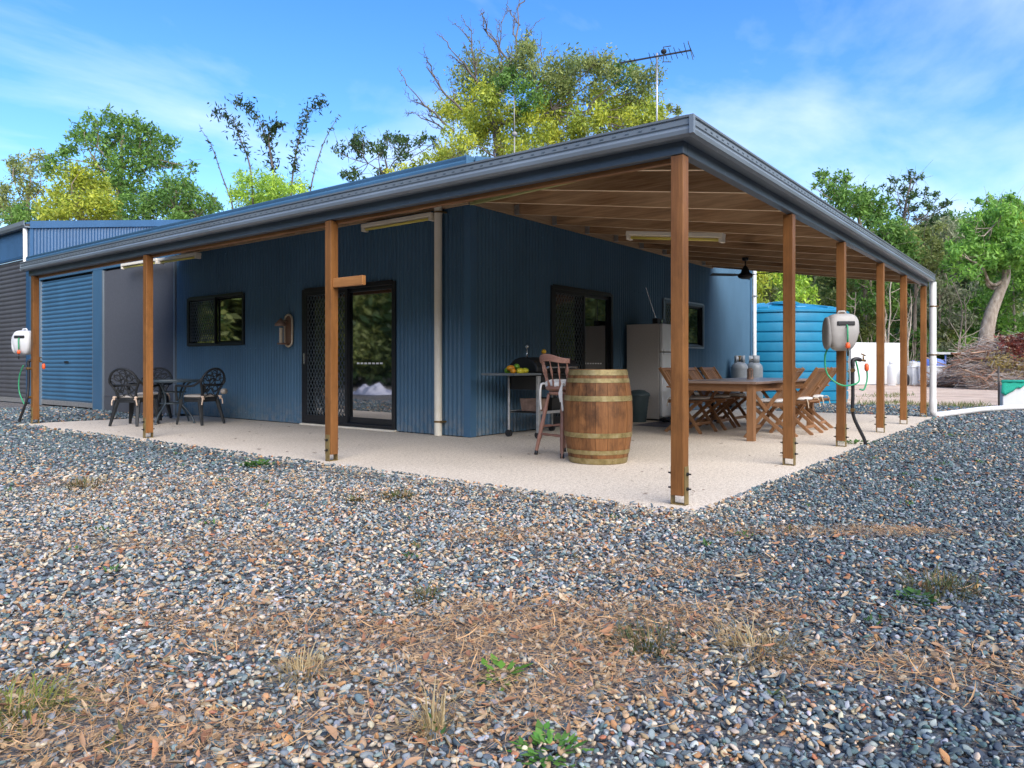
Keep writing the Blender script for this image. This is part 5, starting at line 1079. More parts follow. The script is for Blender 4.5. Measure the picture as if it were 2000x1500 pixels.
# fill-in trees between the named ones, each its own
def fill_tree(i, px, d, h, pal, label, name='forest_tree', w_=1., bark='bark', trk=.12, base_gap=.3, group='bush trees beyond the clearing'):
    r_ = np.random.default_rng(100 + i); b = gpt(px, d); cl = []
    n = 20
    for k in range(n):
        z = h * (base_gap + (1 - base_gap) * (k + .5) / n); wd = w_ * h * .22 * math.sin(math.pi * min(.98, .25 + .7 * (k + .5) / n)); a_ = r_.uniform(0, 6.28); q = wd * math.sqrt(r_.random())
        cl.append((b[0] + q * math.cos(a_), b[1] + q * math.sin(a_), b[2] + z, h * .085 * r_.uniform(.7, 1.3)))
    lean_ = r_.normal(size=2) * h * .05
    return tree(name, label, b, [b, b + V(lean_[0], lean_[1], h * .45), b + V(lean_[0] * 1.3, lean_[1] * 1.3, h * .9)], cl, 200 + i, trk, .30, 1.05, pal, bark, group, aspect=.34)
FT = [(1478, 40, 6.4, 'yellow', 'yellow-green tree behind the left side of the blue tank'), (1515, 46, 8.2, 'olive', 'olive tree above the lid of the blue tank'), (1556, 42, 7.4, 'lime', 'light green tree seen over the right half of the tank'), (1600, 48, 8.6, 'green', 'green tree behind the right edge of the tank'),
      (1648, 44, 7.6, 'olive', 'olive tree directly behind the grey hose reel'), (1700, 54, 8.6, 'bright', 'bright green tree over the white sheet panel'), (1738, 40, 8.4, 'green', 'pale-trunked tree between the third and fourth right posts'), (1748, 58, 9.5, 'olive', 'distant olive tree between the last right posts'),
      (1790, 50, 8.8, 'green', 'green tree just left of the last verandah post'), (1838, 46, 9.4, 'grey', 'grey-green tree right of the white drain pipe'), (1868, 52, 11.5, 'green', 'tall dark green tree in the gap beside the leaning gum'), (1895, 60, 10.5, 'grey', 'distant grey-green tree left of the leaning trunk'),
      (1955, 56, 12, 'olive', 'olive tree behind the leaning gum trunk'), (1990, 44, 9., 'bright', 'bright green tree at the right edge of the photo'), (2030, 50, 12, 'green', 'green tree cut off by the right edge'), (1440, 48, 8., 'green', 'green tree mostly hidden behind the house end'), (1668, 62, 10.5, 'green', 'distant green tree above the hose reel'), (1810, 64, 11.5, 'olive', 'far olive tree behind the gutter end'), (1920, 70, 12.5, 'green', 'farthest green tree seen over the leaning gum')]
for i, q in enumerate(FT): fill_tree(i, *q[:4], q[4], bark='palebark' if i in (6, 8, 13) else 'bark', trk=.16 if i == 6 else .11, base_gap=.45 if i == 6 else .2)
def sapling(i, px, d, h, label):
    r_ = np.random.default_rng(300 + i); b = gpt(px, d); o = thing('bare_sapling', label, 'sapling', tuple(b), group='bare stems at the edge of the clearing'); t = MB()
    tp_ = V(r_.normal() * .4, r_.normal() * .4, h); limb(t, (0, 0, 0), tp_, .07, .02, r_, .05, 8, 6)
    for k in range(7):
        q = r_.uniform(.3, .95); p = tp_ * q; limb(t, p, p + V(r_.normal() * .7, r_.normal() * .7, r_.uniform(.5, 1.5)), .02, .005, r_, .1, 5, 4)
    build(t, 'stem', M['palebark'], o, True)
for i, (px, d, h, l) in enumerate([(1728, 37, 5.6, 'thin pale bare stem right of the white sheet panel'), (1752, 38, 4.5, 'thin pale stem beside the white gas cylinder'), (1768, 41, 5.2, 'bare stem left of the white tubs'), (1870, 37, 2.6, 'short broken stump-like stem at the left of the brush pile'), (1690, 42, 6, 'grey bare sapling behind the white sheet panel'), (1652, 40, 5, 'grey branching sapling right of the tank'), (1850, 43, 6, 'bare grey stem right of the white drain pipe'), (1895, 42, 5, 'bare stem just left of the crooked trunk')]): sapling(i, px, d, h, l)
# masses too many to count: shrubs, hillside wood, wood round the clearing
def shrub_mesh(seed, pal, h, leaf, n=10, trunk=True):
    r_ = np.random.default_rng(seed); cl = []
    for k in range(n):
        a_ = r_.uniform(0, 6.28); z = h * r_.uniform(.15, .95); q = h * .3 * math.sin(math.pi * (.2 + .7 * z / h)) * math.sqrt(r_.random()); cl.append((q * math.cos(a_), q * math.sin(a_), z, h * .17))
    v, f, k = crown(cl, r_, leaf, 1., pal); return np_mesh('shrub_leaves', v, f, M['leaf'], k)
def twig_mesh(seed, h):
    r_ = np.random.default_rng(seed); t = MB()
    for k in range(12): limb(t, (0, 0, 0) if k % 2 else (r_.normal() * .3, r_.normal() * .3, 0), (r_.normal() * h * .3, r_.normal() * h * .3, h * r_.uniform(.5, 1)), .025, .008, r_, .12, 5, 3)
    me = bpy.data.meshes.new('twigs'); me.from_pydata(t.v, [], t.f); me.materials.append(M['palebark']); return me
SH_ = [shrub_mesh(1, 'green', 3, .26), shrub_mesh(2, 'olive', 3, .26), shrub_mesh(3, 'grey', 3, .26), shrub_mesh(4, 'bright', 3, .26), twig_mesh(5, 3)]
TR_ = [shrub_mesh(11, 'green', 9, .5, 26), shrub_mesh(12, 'olive', 9, .5, 26), shrub_mesh(13, 'dark', 9, .5, 26)]
def mass(name, pts, smin, smax, meshes, p=None, seed=1):
    r_ = np.random.default_rng(seed); n = len(pts); s_ = r_.uniform(smin, smax, n); rot = np.zeros((n, 3)); rot[:, 2] = r_.uniform(0, 6.28, n)
    return scatter(name, pts, rot, np.stack([s_, s_, s_ * r_.uniform(.8, 1.2, n)], 1), np.ones((n, 3)), r_.choice(len(meshes), n, p=p), meshes)
r_ = np.random.default_rng(77); pts = []
for _ in range(230):
    px = r_.uniform(1380, 2300); d = r_.uniform(40, 62) if px < 1850 else r_.uniform(40, 62); p = gpt(px, d); pts.append((p[0], p[1], GZ))
mass('undergrowth', pts, .5, 1.25, SH_, [.22, .25, .25, .08, .2], 3)
pts = []
for _ in range(900):
    i, j = r_.uniform(0, 38.9, 2); k, l = int(i), int(j); fi, fj = i - k, j - l
    p = HILL[k, l] * (1 - fi) * (1 - fj) + HILL[k + 1, l] * fi * (1 - fj) + HILL[k, l + 1] * (1 - fi) * fj + HILL[k + 1, l + 1] * fi * fj
    if p[2] > 0: pts.append(tuple(p - V(0, 0, 1)))
mass('hillside_woodland', pts, .6, 1.1, TR_, [.35, .5, .15], 4)
pts = []
for _ in range(520):                                                # the bush goes on round the clearing, out of the frame too
    a_ = r_.uniform(0, 2 * math.pi); d = r_.uniform(26, 70); x, y = CAM[0] + d * math.cos(a_), CAM[1] + d * math.sin(a_)
    rel = (a_ - YAW + math.pi) % (2 * math.pi) - math.pi
    if -R(50) < rel < R(48): continue
    if -3 < x < 16 and 3 < y < 30: continue
    pts.append((x, y, GZ))
mass('surrounding_woodland', pts, .6, 1.25, TR_, [.4, .3, .3], 5)
pts = []
for _ in range(260):
    px = r_.uniform(1400, 2350); d = r_.uniform(62, 110); p = gpt(px, d); pts.append((p[0], p[1], GZ))
mass('far_woodland', pts, .65, 1.1, TR_, [.35, .5, .15], 6)

# ------------------------------------------------------------------ yard things beyond the slab
def sheet_panel():
    a, b = at(1662, 711, 34.5), at(1765, 711, 35.5); a[2] = b[2] = GZ; dv_ = (b - a) / np.linalg.norm(b - a); L_ = np.linalg.norm(b - a)
    r = thing('sheet_fence', 'white sheet metal fence panel at the back of the clearing', 'fence', tuple((a + b) / 2), math.atan2(dv_[1], dv_[0]))
    n = 4
    for k in range(n):
        t = MB(); x = -L_ / 2 + k * L_ / n; t.box(x + .006, x + L_ / n - .006, -.02 + .012 * (k % 2), .0 + .012 * (k % 2), .03, 2.03); build(t, 'panel', M['leadwhite'], r)
    t = MB(); t.box(-L_ / 2, L_ / 2, .02, .06, .02, .08); t.box(-L_ / 2, L_ / 2, .02, .06, 1.9, 1.96); build(t, 'rail', M['galv'], r)
    for x in (-L_ / 2, L_ / 2): t = MB(); t.box(x - .03, x + .03, .02, .08, 0, 2.0); build(t, 'post', M['galv'], r)
sheet_panel()
p = gpt(1742, 34.2); gas('gas_cylinder', 'tall white gas cylinder standing by the white sheet fence', tuple(p), 0, 1.15, .21, 'leadwhite', None)
def tub(px0, px1, d, h, label, lid=None):
    a, b = gpt(px0, d), gpt(px1, d); c = (a + b) / 2; w_ = np.linalg.norm(b - a); r = thing('storage_tub', label, 'tub', tuple(c), YAW - R(90), 'white tubs at the back of the clearing')
    t = MB(); t.add([(-w_ / 2 * .93, -.4, 0), (w_ / 2 * .93, -.4, 0), (w_ / 2 * .93, .4, 0), (-w_ / 2 * .93, .4, 0), (-w_ / 2, -.45, h), (w_ / 2, -.45, h), (w_ / 2, .45, h), (-w_ / 2, .45, h)], [(3, 2, 1, 0), (0, 1, 5, 4), (1, 2, 6, 5), (2, 3, 7, 6), (3, 0, 4, 7), (4, 5, 6, 7)]); build(t, 'body', M['leadwhite'], r, bevel=.04)
    t = MB(); t.box(-w_ / 2 - .03, w_ / 2 + .03, -.48, .48, h - .06, h + .0); build(t, 'rim', M['leadwhite'], r, bevel=.015)
    t = MB(); t.box(w_ * .2, w_ * .28, -.47, -.42, h * .55, h * .68); build(t, 'bung', M['rubber'], r)
    if lid:
        t = MB(); t.sell((0, 0, h + .05), (w_ * .5, .45, .3), .8, .6, 20, 10); build(t, 'cover', M[lid], r, True)
tub(1772, 1801, 34.5, .9, 'white tub left of the last verandah post, dark sack beside it'); tub(1803, 1840, 33.5, .92, 'white tub with a blue cover beside the white drain pipe', 'bluetarp')
p = gpt(1771, 34.2)
t = MB(); t.sell((0, 0, .26), (.12, .12, .28), .8, .8, 14, 8); t.xf(loc=tuple(p)); o = build(t, 'sack', M['rubber'], None, True); tag(o, 'dark sack leaning on the left white tub', 'sack')
for i, (px, d, h, lab) in enumerate([(1782, 40, 1.15, 'pale round drum lid left behind the white tubs'), (1793, 40.5, 1.1, 'pale round drum between the far verandah posts'), (1745, 41, 1.05, 'pale drum behind the white gas cylinder')]):
    p = gpt(px, d); r = thing('drum', lab, 'drum', tuple(p), 0, 'pale drums behind the tubs'); t = MB(); t.lathe([(0, 0), (.29, 0), (.3, .02), (.3, h * .6), (.31, h * .62), (.3, h * .64), (.3, h - .08), (.2, h), (0, h + .02)], 20, cap=False); build(t, 'body', M['leadwhite'], r, True, auto=50)
    t = MB(); t.lathe([(.08, 0), (.08, .05), (0, .06)], 12, (.1, 0, h), cap=False); build(t, 'cap', M['bluetarp'], r)
sa = gpt(1838, 42); sh2 = thing('lean_to', 'small dark shelter with a white roof behind the brush pile', 'shelter', tuple(sa), YAW - R(90))
t = MB(); t.box(-.9, .9, -.9, .9, 1.55, 1.68); build(t, 'roof', M['leadwhite'], sh2)
t = MB(); t.box(-.75, .75, .6, .7, 0, 1.54); build(t, 'back_wall', M['charcoal'], sh2)
for x in (-.8, -.2, .8): t = MB(); t.tube([(x, -.75, 0), (x, -.75, 1.55)], .05, 8); build(t, 'post', M['bluetarp'] if x == -.2 else M['galv'], sh2, True)
# brush pile
bp = V(*gpt(1985, 30.5)); br = thing('brush_pile', 'heap of dead grey and rust-coloured branches right of the clearing', 'brush pile', tuple(bp))
rt_ = V(math.sin(YAW), -math.cos(YAW), 0); fw_ = V(math.cos(YAW), math.sin(YAW), 0); r_ = np.random.default_rng(55)
def pile_h(u, v):                                                   # u across the view, v in depth
    return max(0., 2.5 * math.exp(-((u - 1.0) / 2.0) ** 2 - (v / 1.6) ** 2) + 1.6 * math.exp(-((u + 1.6) / 1.3) ** 2 - (v / 1.5) ** 2) - .12)
def stick(n, cols, rmin, rmax, lmin, lmax, umin=-2.6, umax=3.9, top=.0, bend=.15):
    vv, ff, kk = [], [], []
    for _ in range(n):
        for _t in range(20):
            u, v = r_.uniform(umin, umax), r_.uniform(-2.4, 2.4); hh = pile_h(u, v)
            if hh > .04: break
        z = hh * (r_.uniform(top, 1.) ** .6); a_ = r_.normal() * .7 + (math.pi if r_.random() < .5 else 0); el = r_.normal() * .28; ln_ = r_.uniform(lmin, lmax)
        d = rt_ * math.cos(a_) * math.cos(el) + fw_ * math.sin(a_) * math.cos(el) + V(0, 0, math.sin(el)); c = rt_ * u + fw_ * v + V(0, 0, z); j = r_.normal(size=3) * ln_ * bend
        pts = [c - d * ln_ / 2, c + j * .6, c + d * ln_ / 2 + j * .2]; ra = r_.uniform(rmin, rmax); t = MB(); t.tube(pts, [ra, ra * .8, ra * .4], 3, False); o_ = len(vv); vv += t.v; ff += [tuple(i + o_ for i in f) for f in t.f]; kk += [np.array(cols[r_.integers(len(cols))]) * r_.uniform(.7, 1.3)] * len(t.v)
    vv = np.array(vv); vv[:, 2] = np.maximum(vv[:, 2], .0); return np_mesh('branches', vv, np.array(ff), M['stick'], np.array(kk))
link('branches', stick(8500, [(.38, .32, .28), (.50, .45, .40), (.30, .21, .17), (.44, .28, .18), (.58, .53, .48), (.30, .14, .09), (.46, .4, .35)], .004, .013, .4, 1.6), br, kind='stuff')
link('thick_branches', stick(150, [(.40, .25, .16), (.46, .33, .24), (.30, .16, .10)], .03, .075, .8, 2.4, top=.4, bend=.06), br, kind='stuff')
def leafpatch(name, u, v, rad, n, cols, size):
    c = np.array([rt_ * (u + r_.normal() * rad) + fw_ * (v + r_.normal() * rad * .6) for _ in range(n)]); c[:, 2] = [pile_h(np.dot(q, rt_), np.dot(q, fw_)) + r_.uniform(-.1, .22) for q in c]; k = np.array([cols[i] for i in r_.integers(0, len(cols), n)]) * r_.uniform(.7, 1.3, (n, 1)); v_, f_, k_ = leaf_quads(c, size, r_, .2, .4, k); link(name, np_mesh(name, v_, f_, M['leaf'], k_), br)
leafpatch('rusty_foliage', -.35, -.7, .36, 700, [(.26, .065, .045), (.34, .1, .06), (.18, .05, .04)], .2); leafpatch('rusty_foliage', .55, -.9, .5, 600, [(.32, .1, .06), (.4, .2, .1)], .2)
leafpatch('yellow_foliage', -1.5, -1.2, .25, 350, [(.42, .33, .10), (.5, .40, .16)], .14); leafpatch('yellow_foliage', -.75, -1.5, .3, 260, [(.45, .36, .12), (.36, .27, .1)], .14); leafpatch('dry_foliage', .1, -1.5, .7, 500, [(.38, .24, .13), (.46, .3, .16)], .16)
t = MB(); p0 = rt_ * .25 + fw_ * -.9 + V(0, 0, 2.1); t.tube([p0, p0 + V(0, 0, .45) - rt_ * .25, p0 + V(0, 0, 1.0) - rt_ * .55], [.1, .085, .06], 8); build(t, 'log', M['palebark'], br, True)
t = MB(); p0 = rt_ * -2.2 + fw_ * -1.5 + V(0, 0, .55); t.tube([p0, p0 + rt_ * 1.0 + V(0, 0, .03), p0 + rt_ * 2.0 + V(0, 0, .1)], [.05, .09, .05], 8); build(t, 'log', M['palebark'], br, True)
# mesh-covered trough and stake at the right edge
ta = onz(1957, 795, GZ); tr_ = thing('garden_trough', 'white trough with green shade mesh over its rim at the right edge', 'trough', tuple(ta), YAW - R(90) - R(4))
t = MB(); t.box(.02, 1.75, .0, .2, .0, .50); build(t, 'body', M['leadwhite'], tr_, bevel=.02)
t = MB(); t.tube([(-.02, -.03, .60), (1.8, -.03, .585)], .035, 10); build(t, 'roll', M['greenmesh'], tr_, True)
t = MB(); P = np.zeros((22, 6, 3)); rr_ = np.random.default_rng(9)
for i in range(22):
    drop = .12 + (.16 if i < 4 else .0) + .05 * math.sin(i * 1.7)
    for j in range(6): P[i, j] = (-.03 + 1.8 * i / 21, -.035 - .012 * math.sin(i * 2.1 + j), .60 - drop * j / 5)
t.grid(P); o = build(t, 'shade_mesh', M['greenmesh'], tr_, True); o.modifiers.new('thick', 'SOLIDIFY').thickness = .006
t = MB(); t.box(-.03, 1.8, -.02, .24, .595, .605); build(t, 'mesh_top', M['greenmesh'], tr_)
t = MB(); t.tube([(-.04, .05, 0), (-.045, .05, .95)], .022, 8); build(t, 'stake', M['deadwood'], tr_, True)
# tarp heap that the door glass mirrors
tp0 = V(-6.5, 16.1, GZ); t = MB(); n = 26; P = np.zeros((n, n, 3))
for i in range(n):
    for j in range(n):
        u, v = i / (n - 1) * 2 - 1, j / (n - 1) * 2 - 1; hgt = max(0, 1 - u * u) * max(0, 1 - v * v); P[i, j] = (tp0[0] + u * .6, tp0[1] + v * .75, tp0[2] + .3 * hgt * (.25 + 1.2 * vnoise(u * 4 + 5, v * 6 + 5)) + .01)
o = build(t.grid(P), 'tarp_heap', M['tarp'], None); tag(o, 'crumpled pale tarp heap seen mirrored in the left sliding door', 'tarp')

# ------------------------------------------------------------------ gravel, leaf litter, weeds
def stone_mesh(seed):
    import bmesh
    bm_ = bmesh.new(); bmesh.ops.create_icosphere(bm_, subdivisions=2, radius=.5); r_ = np.random.default_rng(seed); off = r_.uniform(0, 50, 3); a = r_.uniform(.75, 1.35); b = r_.uniform(.42, .68)
    cut = [r_.normal(size=3) for _ in range(5)]; cut = [c / np.linalg.norm(c) for c in cut]
    for v in bm_.verts:
        p = V(*v.co)
        for c in cut:
            q = np.dot(p, c)
            if q > .34: p = p - c * (q - .34) * .85
        p *= 1 + .16 * (vnoise(p[0] * 3 + off[0], p[1] * 3 + p[2] * 2 + off[1]) - .5); v.co = (p[0] * a, p[1], p[2] * b)
    me = bpy.data.meshes.new('stone_%02d' % seed); bm_.to_mesh(me); bm_.free(); me.materials.append(M['stone']); me.shade_smooth(); return me
STN = [stone_mesh(i) for i in range(10)]
rg = np.random.default_rng(21)
def fan_points(d0, d1, spacing, half=R(50)):
    n = int((d1 * d1 - d0 * d0) * half / spacing ** 2); d = np.sqrt(rg.uniform(d0 * d0, d1 * d1, n)); a_ = YAW + rg.uniform(-half, half, n); return CAM[0] + d * np.cos(a_), CAM[1] + d * np.sin(a_)
def on_slab(x, y, m_=0.):
    inside = (x > SLAB[0] - m_) & (y > SLAB[2] - m_) & (x < SLAB[1] + m_) & (y < SLAB[3] + m_); return inside | ((x > WX - .1) & (y > 11))
patches = [(-2.45, -.45, .95, .40, 1.), (-2.0, -.75, .7, .22, .9), (-3.5, -.35, .5, .25, .8), (-3.85, .05, .6, .35, .8), (-2.62, -.85, .6, .3, .8), (.35, -1.5, 1.5, .16, .8), (-2.0, 4.3, 1.2, .3, .75), (-2.0, -1.65, .5, .22, .7), (-1.35, -.55, .6, .2, .5), (-1.3, .45, .5, .18, .4), (-.3, 3.2, .8, .2, .35), (-1.2, 4.0, .8, .2, .4), (-1.75, 3.2, 1.6, .4, .4), (-2.7, 1.9, 1.0, .25, .35), (-3.2, .7, .6, .2, .4)]
RTX, RTY = math.sin(YAW), -math.cos(YAW)
def bare(x, y):                                                     # litter patches, stretched across the view
    m_ = np.zeros_like(x); wob = (fbm(x * 2.3 + 3, y * 2.3 + 8) - .5) * 1.5
    for cx, cy, ru, rv, pw_ in patches:
        dx, dy = x - cx, y - cy; u = (dx * RTX + dy * RTY) / ru; v = (dx * -RTY + dy * RTX) / rv; m_ = np.maximum(m_, pw_ * sstep(1.5, .2, np.sqrt(u * u + v * v) + wob))
    return m_
COL = np.array([(.06, .082, .10), (.12, .158, .18), (.215, .25, .26), (.36, .39, .39), (.44, .31, .19), (.50, .28, .13), (.58, .49, .37), (.38, .16, .09), (.66, .66, .63), (.12, .185, .19)])
WD = np.array([.27, .32, .13, .03, .04, .015, .02, .012, .003, .16]); WM = np.array([.10, .17, .20, .13, .16, .045, .14, .02, .01, .025])
def mixedness(x, y):
    u = (x - CAM[0]) * RTX + (y - CAM[1]) * RTY; v = (x - CAM[0]) * -RTY + (y - CAM[1]) * RTX; q = u / v
    m_ = sstep(.55, -.05, q + (fbm(x * .9, y * .9) - .5) * .9) * sstep(7.5, 5.2, v + .9 * q * 2 + (fbm(x * .7 + 5, y * .7) - .5) * 2.5)
    return np.clip(m_ * .95 + .12 * (fbm(x * 1.7, y * 1.7 + 30)), 0, 1)
def gravel(d0, d1, sp, smin, smax):
    x, y = fan_points(d0, d1, sp); over = .035 + .05 * (fbm(x * 3.1, y * 3.1) - .5); keep = ~on_slab(x, y, -over); b_ = bare(x, y); keep &= rg.random(len(x)) > b_ ** 1.5 * .68; keep &= (x + .18 * y) < 16.2
    x, y, b_ = x[keep], y[keep], b_[keep]; n = len(x); s_ = smin + (smax - smin) * rg.random(n) ** 1.8; m_ = mixedness(x, y)
    cw = np.cumsum(WD[None] * (1 - m_[:, None]) + WM[None] * m_[:, None], 1); ix = np.minimum((rg.random(n)[:, None] * cw[:, -1:] > cw).sum(1), 9); col = COL[ix] * rg.uniform(.75, 1.25, (n, 1)) * (1 + rg.normal(size=(n, 3)) * .04)
    rot = np.stack([rg.normal(size=n) * .45, rg.normal(size=n) * .45, rg.uniform(0, 6.28, n)], 1); near = on_slab(x, y, .16) & ~on_slab(x, y, .0); dd_ = np.maximum.reduce([SLAB[0] - x, SLAB[2] - y, x - SLAB[1], np.zeros(n)]); z = GZ + rg.uniform(-.006, .010, n) + np.where(near, .044 * (1 - dd_ / .16), 0) * rg.uniform(.75, 1.1, n) + np.where(on_slab(x, y, 0.), .05, 0)
    return np.stack([x, y, z], 1), rot, np.stack([s_ * rg.uniform(.8, 1.5, n), s_ * rg.uniform(.7, 1.1, n), s_ * rg.uniform(.6, 1.0, n)], 1), np.clip(col, .01, 1), rg.integers(0, 10, n)
G = [gravel(.9, 3.6, .0148, .010, .029), gravel(3.6, 7, .0195, .014, .031), gravel(7, 12, .031, .022, .04), gravel(12, 20, .06, .04, .065)]
# a few stones kicked onto the slab edge
G = [np.concatenate([q[i] for q in G]) for i in range(5)]
scatter('gravel', *G, STN)
def leafm(seed, L_, W_, curl):
    r_ = np.random.default_rng(seed); n = 5; P = np.zeros((n, 3, 3)); k1, k2 = r_.uniform(-.3, .3), r_.uniform(.3, 1.)
    for i in range(n):
        q = i / (n - 1); wd = W_ * math.sin(math.pi * (.06 + .88 * q)) / 2
        for j in range(3): P[i, j] = (L_ * (q - .5), wd * (j - 1) + k1 * L_ * (q - .5) ** 2 * 2, curl * L_ * (4 * (q - .5) ** 2) * k2 + abs(j - 1) * wd * .5)
    t = MB(); t.grid(P); me = bpy.data.meshes.new('leaf_%02d' % seed); me.from_pydata(t.v, [], t.f); me.materials.append(M['litter']); me.shade_smooth(); return me
LV = [leafm(1, 1, .28, .12), leafm(2, 1, .2, .2), leafm(3, 1, .34, .15), leafm(4, 1, .42, .1), leafm(5, 1, .05, .04), leafm(6, 1, .035, .08)]
def litter(n0, d0, d1, base, mulch=False):
    x, y = fan_points(d0, d1, math.sqrt((d1 * d1 - d0 * d0) * R(50) / n0)); b_ = bare(x, y); keep = (rg.random(len(x)) < base + b_ * (1.0 if mulch else .4)) & ~on_slab(x, y, .0) & ((x + .18 * y) < 15.5); x, y, b_ = x[keep], y[keep], b_[keep]; n = len(x)
    straw = rg.random(n) < .2 + .45 * b_; straw = straw | mulch; idx = np.where(straw, rg.integers(4, 6, n), rg.integers(0, 4, n)); s_ = np.where(straw, rg.uniform(.012, .05, n) if mulch else rg.uniform(.03, .11, n), rg.uniform(.015, .055, n))
    pal = np.array([(.34, .17, .085), (.42, .25, .14), (.48, .34, .20), (.26, .12, .065), (.46, .22, .11), (.52, .40, .26)]); col = pal[rg.integers(0, 6, n)] * rg.uniform(.7, 1.2, (n, 1)); col[straw] = np.array((.60, .37, .18)) * rg.uniform(.6, 1.2, (straw.sum(), 1))
    rot = np.stack([rg.normal(size=n) * .35, rg.normal(size=n) * .3, rg.uniform(0, 6.28, n)], 1)
    return np.stack([x, y, GZ + .012 + rg.uniform(0, .014, n)], 1), rot, np.stack([s_, s_, s_], 1), col, idx
Lt = [litter(32000, 1.2, 4.5, .02), litter(29000, 4.5, 12, .02), litter(230000, 1.2, 5, .003, True), litter(110000, 5, 10, .004, True)]
sx = rg.uniform(0, 10, 60); sy = rg.uniform(0, 4, 60); kk = ~((sx > WX) & (sy > WY)); Lt.append((np.stack([sx[kk], sy[kk], np.full(kk.sum(), .008)], 1), np.stack([np.zeros(kk.sum()), np.zeros(kk.sum()), rg.uniform(0, 6, kk.sum())], 1), np.repeat(rg.uniform(.02, .06, (kk.sum(), 1)), 3, 1), np.tile(np.array([(.16, .09, .05)]), (kk.sum(), 1)), rg.integers(0, 4, kk.sum())))
sy = rg.uniform(4.2, 10.8, 40); sx = rg.uniform(0, 2.4, 40); n = 40; Lt.append((np.stack([sx, sy, np.full(n, .008)], 1), np.stack([np.zeros(n), np.zeros(n), rg.uniform(0, 6, n)], 1), np.repeat(rg.uniform(.02, .06, (n, 1)), 3, 1), np.tile(np.array([(.16, .09, .05)]), (n, 1)), rg.integers(0, 4, n)))
scatter('leaf_litter', *[np.concatenate([q[i] for q in Lt]) for i in range(5)], LV)
# weeds and tufts
def tuft(name, label, px, py, w_, h, n, cols, blade=.012, spread=1., cat='weed', leafy=False):
    p = onz(px, py, GZ); r_ = np.random.default_rng(int(px * 7 + py)); vv, ff, kk = [], [], []
    for k in range(n):
        a_ = r_.uniform(0, 6.28); q = w_ * .5 * math.sqrt(r_.random()) * r_.uniform(.3, 1.2); b = V(q * math.cos(a_), q * math.sin(a_), -.005); out = V(math.cos(a_ + r_.normal() * .6), math.sin(a_ + r_.normal() * .6), 0) * h * r_.uniform(.2, 1.1) * spread; hh = h * r_.uniform(.15, 1.0) ** 1.4; s_ = np.cross(out / (np.linalg.norm(out) + 1e-6), V(0, 0, 1)); bw = blade * r_.uniform(.6, 1.2)
        col = np.array(cols[r_.integers(len(cols))]) * r_.uniform(.75, 1.25)
        if leafy:
            tp_ = b + out * .8 + V(0, 0, hh * .6); m_ = [b + out * .2 + V(0, 0, hh * .35), tp_]
            vs = [m_[0], (m_[0] + m_[1]) / 2 + s_ * bw * 1.6, m_[1], (m_[0] + m_[1]) / 2 - s_ * bw * 1.6]; o_ = len(vv); vv += vs; ff.append((o_, o_ + 1, o_ + 2, o_ + 3)); kk += [col] * 4
        else:
            m1 = b + out * .35 + V(0, 0, hh * .65); tp_ = b + out + V(0, 0, hh * (.85 if r_.random() < .7 else .4)); o_ = len(vv); vv += [b - s_ * bw / 2, b + s_ * bw / 2, m1 + s_ * bw * .4, m1 - s_ * bw * .4, tp_ + s_ * .001, tp_ - s_ * .001]; ff += [(o_, o_ + 1, o_ + 2, o_ + 3), (o_ + 3, o_ + 2, o_ + 4, o_ + 5)]; kk += [col] * 6
    o = link(name, np_mesh(name, np.array(vv), np.array(ff), M['leaf'], np.array(kk))); o.location = p; tag(o, label, cat); return o
GRN = [(.07, .17, .03), (.10, .22, .04), (.05, .12, .03)]; BRG = [(.16, .15, .05), (.25, .17, .08), (.10, .13, .04)]; STR = [(.48, .37, .18), (.56, .45, .25), (.38, .27, .12)]; YG = [(.2, .26, .04), (.28, .32, .06), (.36, .3, .1)]
tuft('weed', 'green weed at the left slab edge between the first two posts', 505, 912, .3, .12, 150, GRN, .011, 1, leafy=True); tuft('weed', 'low brown-green weed by the slab edge left of the corner post', 775, 972, .3, .07, 160, BRG, .014); tuft('weed', 'small brown weed beside the slab edge, left of the low brown-green one', 695, 978, .22, .06, 90, BRG, .012)
tuft('weed', 'green weed at the foot of the standpipe by the slab edge', 1672, 872, .32, .16, 170, GRN, .010, leafy=True); tuft('weed', 'bright green broad-leaved weed in the brown litter patch', 978, 1325, .1, .09, 40, [(.13, .30, .03), (.18, .36, .05)], .008, leafy=True); tuft('weed', 'bright green weed at the bottom centre edge', 1075, 1470, .16, .07, 110, [(.10, .27, .04), (.16, .33, .06)], .006, leafy=True)
tuft('dry_tuft', 'straw-coloured dry grass tuft low in the centre of the gravel', 848, 1432, .07, .15, 90, STR, .004, .8, 'grass tuft'); tuft('dry_tuft', 'wide straw grass tuft right of centre on the gravel', 1475, 1272, .35, .09, 300, STR, .004, 1.5, 'grass tuft'); tuft('dry_tuft', 'dry orange tuft on the gravel left of the straw tuft', 592, 1320, .16, .08, 160, STR, .004, 1.5, 'grass tuft')
tuft('weed', 'brown-green scrubby weed in the litter patch right of centre', 1262, 1262, .3, .08, 300, BRG, .004, 1.); tuft('weed', 'brown-green weed clump on the right of the gravel', 1840, 1150, .42, .08, 380, BRG, .005, 1.2); tuft('weed', 'small fresh green weed beside the brown clump on the right', 1790, 1172, .13, .07, 70, GRN, .01, leafy=True)
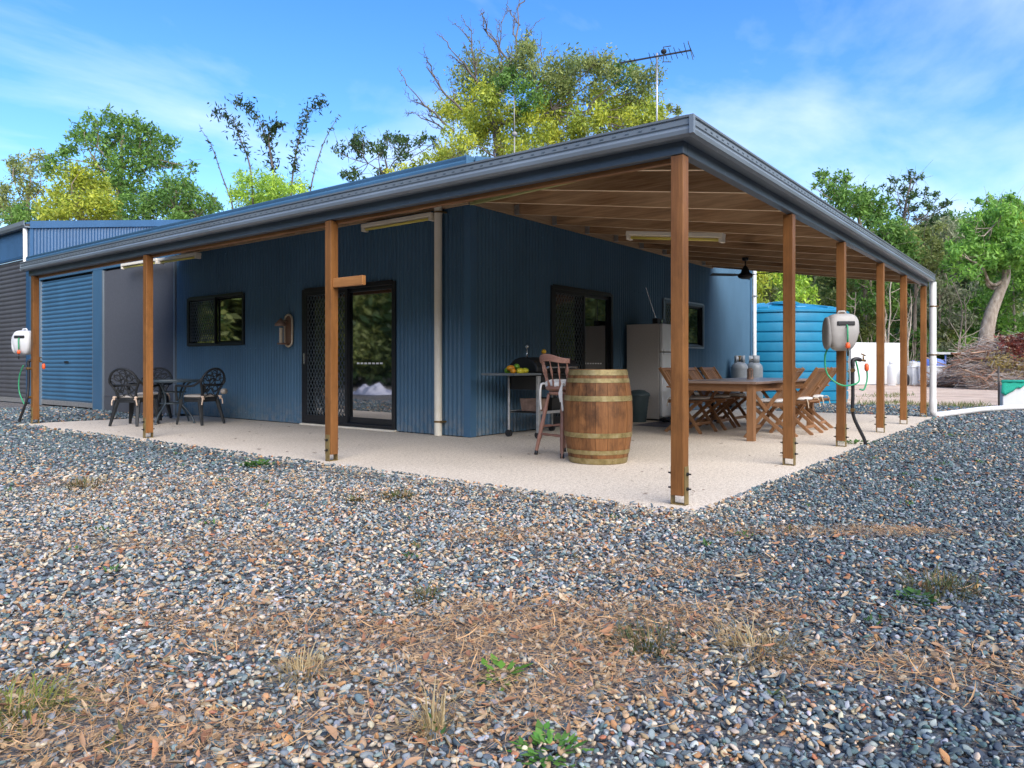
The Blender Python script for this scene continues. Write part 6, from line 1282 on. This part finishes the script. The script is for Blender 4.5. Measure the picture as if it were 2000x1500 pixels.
tuft('grass_tuft', 'yellow-green grass tuft at the bottom left edge', 40, 1392, .3, .09, 260, YG, .0045, 1.2, 'grass tuft'); tuft('weed', 'green weed tuft near the drain pipe on the right gravel', 1868, 852, .5, .05, 90, GRN, .014, 1, leafy=True); tuft('weed', 'small grey-green weed in the middle of the gravel, left one', 835, 1170, .2, .07, 110, BRG, .006); tuft('dry_tuft', 'dry tan tuft on the left gravel below the slab', 165, 948, .45, .09, 150, STR + BRG, .01, 1.2, 'grass tuft')
# tiny seedlings
rw = np.random.default_rng(91); vv, ff, kk = [], [], []
sx, sy = fan_points(1.6, 9, .55); kp = ~on_slab(sx, sy, .05) & (rg.random(len(sx)) < .55)
for x, y in zip(sx[kp], sy[kp]):
    g_ = GRN if rw.random() < .6 else BRG
    for k in range(rw.integers(6, 16)):
        a_ = rw.uniform(0, 6.28); c = V(x + rw.normal() * .025, y + rw.normal() * .025, GZ + .012); d = V(math.cos(a_), math.sin(a_), rw.uniform(.3, 1.2)) * rw.uniform(.015, .04); s_ = V(-math.sin(a_), math.cos(a_), 0) * .006; o_ = len(vv); vv += [c, c + d * .5 + s_, c + d, c + d * .5 - s_]; ff.append((o_, o_ + 1, o_ + 2, o_ + 3)); kk += [np.array(g_[rw.integers(3)]) * rw.uniform(.8, 1.3)] * 4
link('seedlings', np_mesh('seedlings', np.array(vv), np.array(ff), M['leaf'], np.array(kk)), kind='stuff')
# grass on the dirt edge
vv, ff, kk = [], [], []
for _ in range(1000):
    c0 = [(1745, 787), (1780, 790), (1850, 793), (1890, 795), (1720, 775), (1760, 772), (1900, 792), (1820, 752), (1700, 790)][rw.integers(9)]; p = onz(c0[0] + rw.normal() * 22, c0[1] + rw.normal() * 1.6, GZ); a_ = rw.uniform(0, 6.28); h_ = rw.uniform(.04, .14); s_ = V(math.cos(a_), math.sin(a_), 0) * .01; o_ = len(vv); vv += [p - s_, p + s_, p + V(rw.normal() * .05, rw.normal() * .05, h_)]; ff.append((o_, o_ + 1, o_ + 2)); kk += [np.array((.14, .2, .04) if rw.random() < .6 else (.4, .33, .16)) * rw.uniform(.7, 1.3)] * 3
link('edge_grass', np_mesh('edge_grass', np.array(vv), np.array(ff), M['leaf'], np.array(kk)), kind='stuff')
